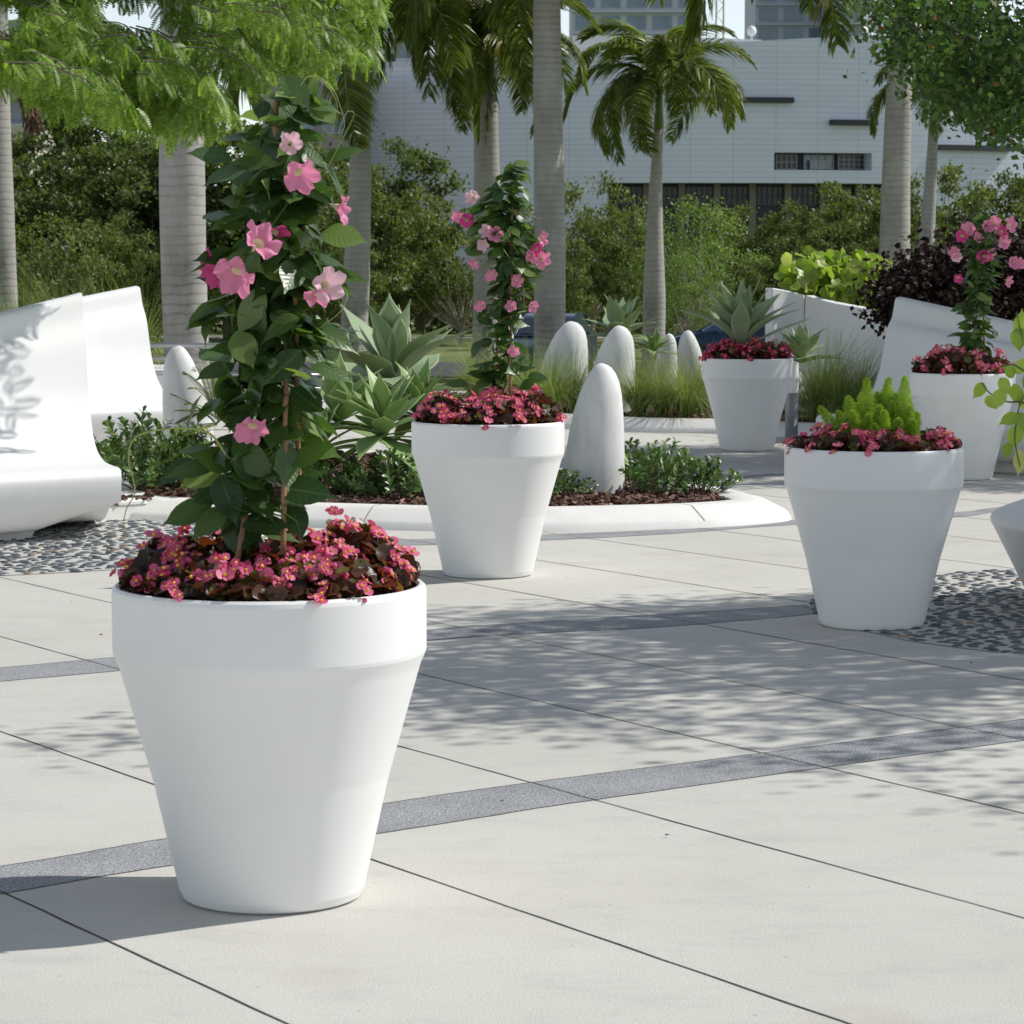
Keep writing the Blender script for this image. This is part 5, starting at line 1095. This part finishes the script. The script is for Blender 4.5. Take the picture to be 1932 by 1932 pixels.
# ================================================================== CARS
def car(base, rz, paint, label):
    t = thing('parked_car', label, 'car', base, 'cars on the road beyond the plaza'); L, W = 4.5, 1.78
    side = [(-2.22, .30), (-2.25, .52), (-2.15, .70), (-1.75, .82), (-1.05, .92), (1.35, .97), (2.05, .98), (2.22, .90), (2.27, .60), (2.20, .30)]
    def loft(prof_, ws, z_in):
        k = len(prof_); V = []
        for yy, f in ws:
            for x, z in prof_: V.append([x * f, yy, z])
        Fs = [[i * k + j, i * k + (j + 1) % k, (i + 1) * k + (j + 1) % k, (i + 1) * k + j] for i in range(len(ws) - 1) for j in range(k)]
        return np.array(V), Fs + [list(range(k)), [(len(ws) - 1) * k + j for j in range(k)][::-1]]
    def place(VF): V, Fs = VF; c_, s_ = math.cos(rz), math.sin(rz); V = V @ np.array([[c_, s_, 0], [-s_, c_, 0], [0, 0, 1]]) + np.array(base); return V, Fs
    o = MB().add(*place(loft(side, [(-.89, .97), (-.82, 1), (.82, 1), (.89, .97)], 0))).build('body', M[paint], t); bevel(o, .06, 3, 30)
    cab = [(-1.20, .93), (-.45, 1.38), (-.10, 1.44), (.75, 1.45), (1.25, 1.34), (1.90, .98)]
    V, Fs = loft(cab, [(-.80, 1), (.80, 1)], 0); k = len(cab)
    for i in range(len(V)): V[i][1] *= 1 - .22 * max(0, (V[i][2] - .93) / .5)
    o = MB().add(*place((V, Fs))).build('cabin', M[paint], t); bevel(o, .04, 3, 25)
    for s in (-1, 1):
        for poly in ([(-.88, .98), (-.38, 1.33), (.15, 1.37), (.15, .99)], [(.22, .99), (.22, 1.37), (.85, 1.36), (1.35, 1.12), (1.45, 1.0)]):
            V = [[x, s * (.802 * (1 - .22 * max(0, (z - .93) / .5)) + .004), z] for x, z in poly]; MB().add(*place((np.array(V), [list(range(len(V)))[::s]]))).build('side_window', M['glass'], t, smooth=False)
    for (xa_, za), (xb_, zb), nm in (((-1.12, .985), (-.52, 1.345), 'windscreen'), ((1.33, 1.31), (1.82, 1.03), 'rear_window')):
        d = np.array([-(zb - za), 0, xb_ - xa_]); d = d / np.linalg.norm(d) * .012; d = d if d[2] > 0 else -d
        V = [np.array([xa_, -.70, za]) + d, np.array([xa_, .70, za]) + d, np.array([xb_, .60, zb]) + d, np.array([xb_, -.60, zb]) + d]; MB().add(*place((np.array(V), [[0, 1, 2, 3]]))).build(nm, M['glass'], t, smooth=False)
    for x in (-1.40, 1.38):
        for s in (-1, 1):
            th = np.linspace(0, 2 * PI, 24, endpoint=False); pr = [(.20, .0), (.32, 0), (.335, .03), (.335, .17), (.32, .2), (.20, .2)]
            V = np.concatenate([np.stack([x + r_ * np.cos(th), np.full(24, s * (.70 + w_)), .335 + r_ * np.sin(th)], 1) for r_, w_ in pr]); Fs = [[i * 24 + j, i * 24 + (j + 1) % 24, (i + 1) * 24 + (j + 1) % 24, (i + 1) * 24 + j] for i in range(5) for j in range(24)]
            wo = MB().add(*place((V, Fs))).build('wheel', M['rubber'], t)
            V = np.concatenate([np.stack([x + r_ * np.cos(th), np.full(24, s * w_), .335 + r_ * np.sin(th)], 1) for r_, w_ in ((.20, .895), (.17, .875), (.05, .885))])
            ri = MB().add(*place((V, [[i * 24 + j, i * 24 + (j + 1) % 24, (i + 1) * 24 + (j + 1) % 24, (i + 1) * 24 + j] for i in range(2) for j in range(24)] + [[48 + j for j in range(24)]]))).build('rim', M['rail'], t)
            mw = ri.matrix_world.copy(); ri.parent = wo
    for s in (-1, 1):
        MB().add(*place(box((-2.14, s * .62, .68), (.16, .34, .13)))).build('headlight', M['lamp'], t, smooth=False)
        MB().add(*place(box((2.21, s * .66, .80), (.10, .28, .16)))).build('tail_light', M['tail'], t, smooth=False)
        MB().add(*place(box((-.82, s * .97, .98), (.12, .16, .11)))).build('wing_mirror', M[paint], t, smooth=False)
    return t
car(((1248 - 966) / F * 72 + 2.25, 72, LOW), 0, 'carblue', 'blue parked car behind the two small white stones')
car(((1042 - 966) / F * 67.5, 68.5, LOW), math.radians(82), 'cardark', 'dark blue car seen between the slender vine and the thick palm trunk')
# ================================================================== ARENA
phi0 = math.radians(16); Rr = 60.0; Xc = (1640 - 966) / F * 230 - Rr * math.sin(phi0); Yc = 230 + Rr * math.cos(phi0)
def pos_phi(ph, R=Rr): return Xc + R * math.sin(ph), Yc - R * math.cos(ph)
def phi_of(u, R=Rr):
    lo, hi = -.9, .9
    for _ in range(50):
        m_ = (lo + hi) / 2; x, y = pos_phi(m_, R)
        if x / y < (u - 966) / F: lo = m_
        else: hi = m_
    return lo
def zat(v, u): x, y = pos_phi(phi_of(u)); return at(u, v, y)[2]
ar = thing('arena_building', 'large pale curved arena clad in horizontal panels behind the palms', 'building', (Xc, Yc, LOW))
pL, p1, p2, p3, pE = math.radians(-27), phi_of(1145), phi_of(1457), phi_of(1640), math.radians(68)
zb = zat(345, 1400); zl, zh = zat(321, 1550), zat(288, 1550)
def topz(ph): return np.interp(ph, [pL, phi_of(1100), phi_of(1300), phi_of(1480), p3, pE], [zat(112, 720), zat(101, 1100), zat(84, 1300), zat(74, 1480), zat(67, 1660), zat(67, 1660)])
mb = MB()
def wallgrid(a, b_, z0f, z1f, R=Rr):
    n = max(2, int(abs(b_ - a) / .02)); A = np.linspace(a, b_, n + 1); V = []
    for ph in A: x, y = pos_phi(ph, R); V += [[x, y, z0f(ph)], [x, y, z1f(ph)]]
    return np.array(V), np.array([[2 * i, 2 * i + 2, 2 * i + 3, 2 * i + 1] for i in range(n)])
cst = lambda z: (lambda ph: z)
pR = phi_of(1700)
mb.add(*wallgrid(pL, p1, cst(LOW), cst(zb))); mb.add(*wallgrid(pR, pE, cst(LOW), cst(zb)))
mb.add(*wallgrid(pL, pE, cst(zb), cst(zl))); mb.add(*wallgrid(pL, p2, cst(zl), cst(zh))); mb.add(*wallgrid(p3, pE, cst(zl), cst(zh))); mb.add(*wallgrid(pL, pE, cst(zh), topz))
for z, a, b_, Ri in ((zb, p1, pR, 57.5), (zl, p2, p3, 58.2), (zh, p2, p3, 58.2)):   # soffits, sill
    n = 20; A = np.linspace(a, b_, n + 1); V = [[*pos_phi(ph), z] for ph in A] + [[*pos_phi(ph, Ri), z] for ph in A]; mb.add(V, np.array([[i, i + 1, n + 2 + i, n + 1 + i] for i in range(n)]))
for ph in (p1, pR): mb.add([[*pos_phi(ph), LOW], [*pos_phi(ph), zb], [*pos_phi(ph, 57.5), zb], [*pos_phi(ph, 57.5), LOW]], np.array([[0, 1, 2, 3]]))
for ph in (p2, p3): mb.add([[*pos_phi(ph), zl], [*pos_phi(ph), zh], [*pos_phi(ph, 58.2), zh], [*pos_phi(ph, 58.2), zl]], np.array([[0, 1, 2, 3]]))
# side wall closing the left end, back
xl, yl = pos_phi(pL); mb.add([[xl, yl, LOW], [xl, yl, topz(pL)], [xl - 6, yl + 60, topz(pL)], [xl - 6, yl + 60, LOW]], np.array([[0, 1, 2, 3]]))
V = MB(); o = mb.build('wall', M['arena'], ar, smooth=False)
# roof
n = 60; A = np.linspace(pL, pE, n); V = [[*pos_phi(ph), topz(ph)] for ph in A] + [[xl + 100, yl + 70, topz(pL)], [xl - 6, yl + 60, topz(pL)]]; MB().add(V, [list(range(len(V)))]).build('roof', M['roofwhite'], ar, smooth=False)
def zt2(ph): return topz(ph) + 1.15
mb = MB(); a_, b_ = phi_of(1075), phi_of(1440); zc = lambda ph: np.interp(ph, [a_, phi_of(1185), b_], [topz(a_) + 1.6, topz(phi_of(1185)) + 1.3, topz(b_) + .15])
mb.add(*wallgrid(a_, b_, lambda ph: topz(ph) - .4, zc, 58.5)); o = mb.build('roof_parapet', M['roofwhite'], ar, smooth=False)
mb = MB(); mb.add(*wallgrid(pL, phi_of(760), lambda ph: topz(ph) + .3, lambda ph: topz(ph) + 2.2, 61.5)); mb.build('roof_canopy', M['roofwhite'], ar, smooth=False)
mb = MB()
for RR, z0_, z1_ in ((61.8, 0, .3),): mb.add(*wallgrid(pL, phi_of(765), lambda ph: topz(ph) - .4, lambda ph: topz(ph) + .3, RR))
mb.build('canopy_edge', M['dark'], ar, smooth=False)
# recessed walls behind the openings
MB().add(*wallgrid(p1, pR, cst(LOW), cst(zb), 57.5)).build('recess_wall', M['dark'], ar, smooth=False)
MB().add(*wallgrid(p2, p3, cst(zl), cst(zh), 58.2)).build('recess_wall', M['dark'], ar, smooth=False)
def wpanel(u0, u1, v0, v1, R, nx, nz, glass, name='window', fr='frame'):
    a, b_ = phi_of(u0, R), phi_of(u1, R); y = pos_phi((a + b_) / 2, R)[1]; z0_, z1_ = at(u0, v1, y)[2], at(u0, v0, y)[2]
    mb = MB(); xa_, ya_ = pos_phi(a, R + .10); xb_, yb_ = pos_phi(b_, R + .10); d = np.array([xb_ - xa_, yb_ - ya_, 0]); L = np.linalg.norm(d); d /= L; ang = math.atan2(d[1], d[0]); c = np.array([(xa_ + xb_) / 2, (ya_ + yb_) / 2, (z0_ + z1_) / 2])
    mb.add(*box(c, (L, .06, z1_ - z0_), ang), m=0); o_ = np.array([d[1], -d[0], 0]) * .06
    for i in range(nx + 1): mb.add(*box(c + d * (-L / 2 + L * i / nx) + o_, (.10, .08, z1_ - z0_ + .1), ang), m=1)
    for i in range(nz + 1): mb.add(*box(c + o_ * 1.05 + [0, 0, (z1_ - z0_) * (i / nz - .5)], (L, .06, .08), ang), m=1)
    return mb.build(name, [M[glass], M[fr]], ar, smooth=False)
wpanel(1460, 1498, 293, 319, 58.2, 4, 2, 'glass', fr='metal'); wpanel(1512, 1566, 293, 319, 58.2, 4, 1, 'blueglass', fr='metal'); wpanel(1576, 1624, 293, 319, 58.2, 5, 3, 'glass', fr='metal')
wpanel(1524, 1540, 303, 319, 58.6, 1, 1, 'frame', 'door'); wpanel(1541, 1556, 303, 319, 58.6, 1, 1, 'frame', 'door')
for i, u in enumerate(range(1160, 1700, 66)):
    wpanel(u, u + 50, 352, 388, 57.5, 5, 2, 'glass', fr='dark')
    a = phi_of(u + 58, 57.9); x, y = pos_phi(a, 58.0); MB().add(*box((x, y, (zb + LOW) / 2), (.55, .4, zb - LOW - .02), a)).build('column', M['column'], ar, smooth=False)
for u0, u1, vv in ((1255, 1493, 188), (1563, 1650, 231), (1766, 1905, 279)):
    a, b_ = phi_of(u0, 60.5), phi_of(u1, 60.5); mb = MB(); y = pos_phi((a + b_) / 2, 60.5)[1]; z_ = at(u0, vv, y)[2]
    n = 14; A = np.linspace(a, b_, n + 1); V = []
    for ph in A:
        for R_, dz in ((60.02, -.22), (60.6, -.22), (60.6, .22), (60.02, .22)): V.append([*pos_phi(ph, R_), z_ + dz])
    Fs = [[i * 4 + j, i * 4 + (j + 1) % 4, (i + 1) * 4 + (j + 1) % 4, (i + 1) * 4 + j] for i in range(n) for j in range(4)] + [[0, 1, 2, 3], [n * 4 + j for j in (3, 2, 1, 0)]]
    mb.add(V, Fs); mb.build('louvre', M['dark'], ar, smooth=False)
# roof equipment
ty = 245
t = thing('satellite_dish', 'white satellite dish on the arena roof behind the palm', 'satellite dish', at(1655, 72, ty)); c = at(1655, 50, ty)
Vd, Fd = lathe([(.05, 0), (.6, .08), (1.1, .3), (1.45, .62), (1.5, .62), (1.1, .24), (.05, -.06)], 24); Rm = np.array(Matrix.Rotation(math.radians(62), 3, 'X')); MB().add(Vd @ Rm.T + c, Fd).build('dish', M['roofwhite'], t); MB().add(*tube([at(1655, 76, ty), c], .12, 8)).build('mast', M['frame'], t)
c = at(1418, 62, ty); MB_ = MB(); MB_.add(*lathe([(.03, .65), (.30, .5), (.42, .25), (.42, 0), (.30, -.2), (.1, -.3)], 14, tuple(c))); MB_.add(*tube([at(1418, 78, ty), c], .09, 6)); tag(MB_.build('roof_vent', M['roofwhite'], loc=tuple(c)), 'small white domed vent on the arena roof edge', 'roof vent')
# ================================================================== TOWERS AND OTHER BUILDINGS
def tower(u0, u1, vtop, Y, wall, glass, label, floor=3.3, bay=3.6, vis=(0, 300), slab=True, ztop=None, ribs=False):
    x0, x1 = (u0 - 966) / F * Y, (u1 - 966) / F * Y; H = ztop if ztop else HC + (500 - vtop) / F * Y; D_ = 22
    t = thing('tower_building' if H > 45 else 'building', label, 'building', ((x0 + x1) / 2, Y + D_ / 2, LOW))
    MB().add(*box(((x0 + x1) / 2, Y + D_ / 2, (H + LOW) / 2), (x1 - x0, D_, H - LOW))).build('wall', M[wall], t, smooth=False)
    MB().add(*box(((x0 + x1) / 2, Y + D_ / 2, H + .4), (x1 - x0 + .6, D_ + .6, .8))).build('roof', M[wall], t, smooth=False)
    zlo, zhi = HC + (500 - vis[1]) / F * Y, min(H - 1, HC + (500 - vis[0]) / F * Y + 6); nb = max(1, int((x1 - x0) / bay)); bw = (x1 - x0) / nb; z = zlo; cnt = 0
    wm = None; sm = None
    while z < zhi:
        if slab:
            if sm is None: so = MB().add(*box(((x0 + x1) / 2, Y - .55, z), (x1 - x0, 1.1, .28))).build('balcony_slab', M['towerpale'], t, smooth=False); sm = z; s0 = so
            else: c = s0.copy(); C.objects.link(c); c.location.z = z - sm
        for i in range(nb):
            if cnt > 98: break
            x = x0 + bw * (i + .5)
            if wm is None:
                mb = MB(); mb.add(*box((x, Y - .03, z + 1.75), (bw * .72, .06, floor * .62)), m=0)
                for k in (-.36, 0, .36): mb.add(*box((x + bw * k, Y - .08, z + 1.75), (.10, .08, floor * .62)), m=1)
                mb.add(*box((x, Y - .09, z + 1.75 - floor * .31), (bw * .76, .12, .12)), m=1)
                w0 = mb.build('window', [M[glass], M['frame']], t, smooth=False); wm = (x, z)
            else: c = w0.copy(); C.objects.link(c); c.location = (x - wm[0], 0, z - wm[1])
            cnt += 1
        z += floor
    return t
def T(*a, **k):
    t = tower(*a, **k); return t
T(-90, 92, 70, 330, 'towergrey', 'towergrey', 'grey slab building behind the leaves at the far left', floor=3.2, bay=6, vis=(60, 290), slab=True)
T(84, 158, 190, 420, 'towerpale', 'blueglass', 'pale balconied tower peeking over the trees at upper left', vis=(185, 250), bay=3)
T(536, 668, 120, 210, 'towerbrown', 'blueglass', 'brown-grey building with blue windows behind the tall vine', floor=3.6, bay=2.6, vis=(120, 270), slab=False)
T(1078, 1318, 0, 430, 'towerpale', 'blueglass', 'glass and concrete tower above the arena roof, centre', ztop=60, vis=(-20, 110), bay=3.4)
T(1420, 1560, 0, 470, 'towerpale', 'blueglass', 'balconied tower right of the crane', ztop=64, vis=(-20, 90), bay=3.2)
T(1568, 1700, 0, 450, 'towergrey', 'blueglass', 'grey tower behind the satellite dish', ztop=62, vis=(-20, 90), bay=3.2)
T(670, 790, 0, 460, 'towergrey', 'blueglass', 'grey-blue tower glimpsed behind palm fronds left of centre', ztop=62, vis=(-20, 120), bay=3.2)
T(-60, 62, 268, 150, 'beigewall', 'glass', 'low beige building between trees at the far left', vis=(290, 300), slab=False, bay=8)
# tower crane
cx0 = at(1358, 60, 420); t = thing('tower_crane', 'pale lattice crane mast between the two towers', 'crane', (cx0[0], 420, LOW)); mb = MB()
for sx_ in (-1, 1):
    for sy_ in (-1, 1): mb.add(*tube([(cx0[0] + sx_ * .55, 420 + sy_ * .55, LOW), (cx0[0] + sx_ * .55, 420 + sy_ * .55, 66)], .09, 4))
z = 28
while z < 64:
    mb.add(*tube([(cx0[0] - .55, 419.45, z), (cx0[0] + .55, 419.45, z + 1.4)], .05, 4)); mb.add(*tube([(cx0[0] + .55, 419.45, z + 1.4), (cx0[0] - .55, 419.45, z + 2.8)], .05, 4)); z += 2.8
mb.build('mast', M['crane'], t, smooth=False); MB().add(*box((cx0[0] + 8, 420, 65), (44, 1.1, 1.2))).build('jib', M['crane'], t, smooth=False)
# ================================================================== LIGHT, SKY, CAMERA
EL, AZ = math.radians(46), math.atan2(.96, .28)
w = bpy.data.worlds.new('World'); bpy.context.scene.world = w; w.use_nodes = True; nt = w.node_tree
sk = nt.nodes.new('ShaderNodeTexSky'); sk.sky_type = 'NISHITA'; sk.sun_disc = False; sk.sun_elevation = EL; sk.sun_rotation = AZ; sk.air_density = .8; sk.dust_density = .1; sk.ozone_density = 2.0; sk.altitude = 300
bg = nt.nodes['Background']; mxn = nt.nodes.new('ShaderNodeMix'); mxn.data_type = 'RGBA'; mxn.blend_type = 'MULTIPLY'; mxn.inputs[0].default_value = 1; mxn.inputs[7].default_value = (1.02, .975, .90, 1); hs = nt.nodes.new('ShaderNodeHueSaturation'); hs.inputs['Saturation'].default_value = .60; nt.links.new(sk.outputs[0], hs.inputs['Color']); nt.links.new(hs.outputs[0], mxn.inputs[6]); nt.links.new(mxn.outputs[2], bg.inputs[0]); bg.inputs[1].default_value = .15
sd = bpy.data.lights.new('sun', 'SUN'); sd.energy = 4.0; sd.angle = math.radians(.53); sd.color = (1, .965, .91)
so = bpy.data.objects.new('sun', sd); C.objects.link(so)
svec = Vector((math.cos(EL) * math.sin(AZ), math.cos(EL) * math.cos(AZ), math.sin(EL))); so.rotation_euler = svec.to_track_quat('Z', 'Y').to_euler(); so.location = svec * 50
cd = bpy.data.cameras.new('camera'); cam = bpy.data.objects.new('camera', cd); C.objects.link(cam)
cam.location = (0, 0, HC); cam.rotation_euler = (PI / 2 - PITCH, 0, 0); cd.sensor_width = 36; cd.sensor_fit = 'HORIZONTAL'; cd.lens = F / 1932 * 36
cd.clip_start = .1; cd.clip_end = 8000; cd.dof.use_dof = True; cd.dof.focus_distance = 11.5; cd.dof.aperture_fstop = 16
sc = bpy.context.scene; sc.camera = cam
sc.view_settings.view_transform = 'Standard'; sc.view_settings.look = 'None'; sc.view_settings.gamma = 1; sc.view_settings.exposure = .1
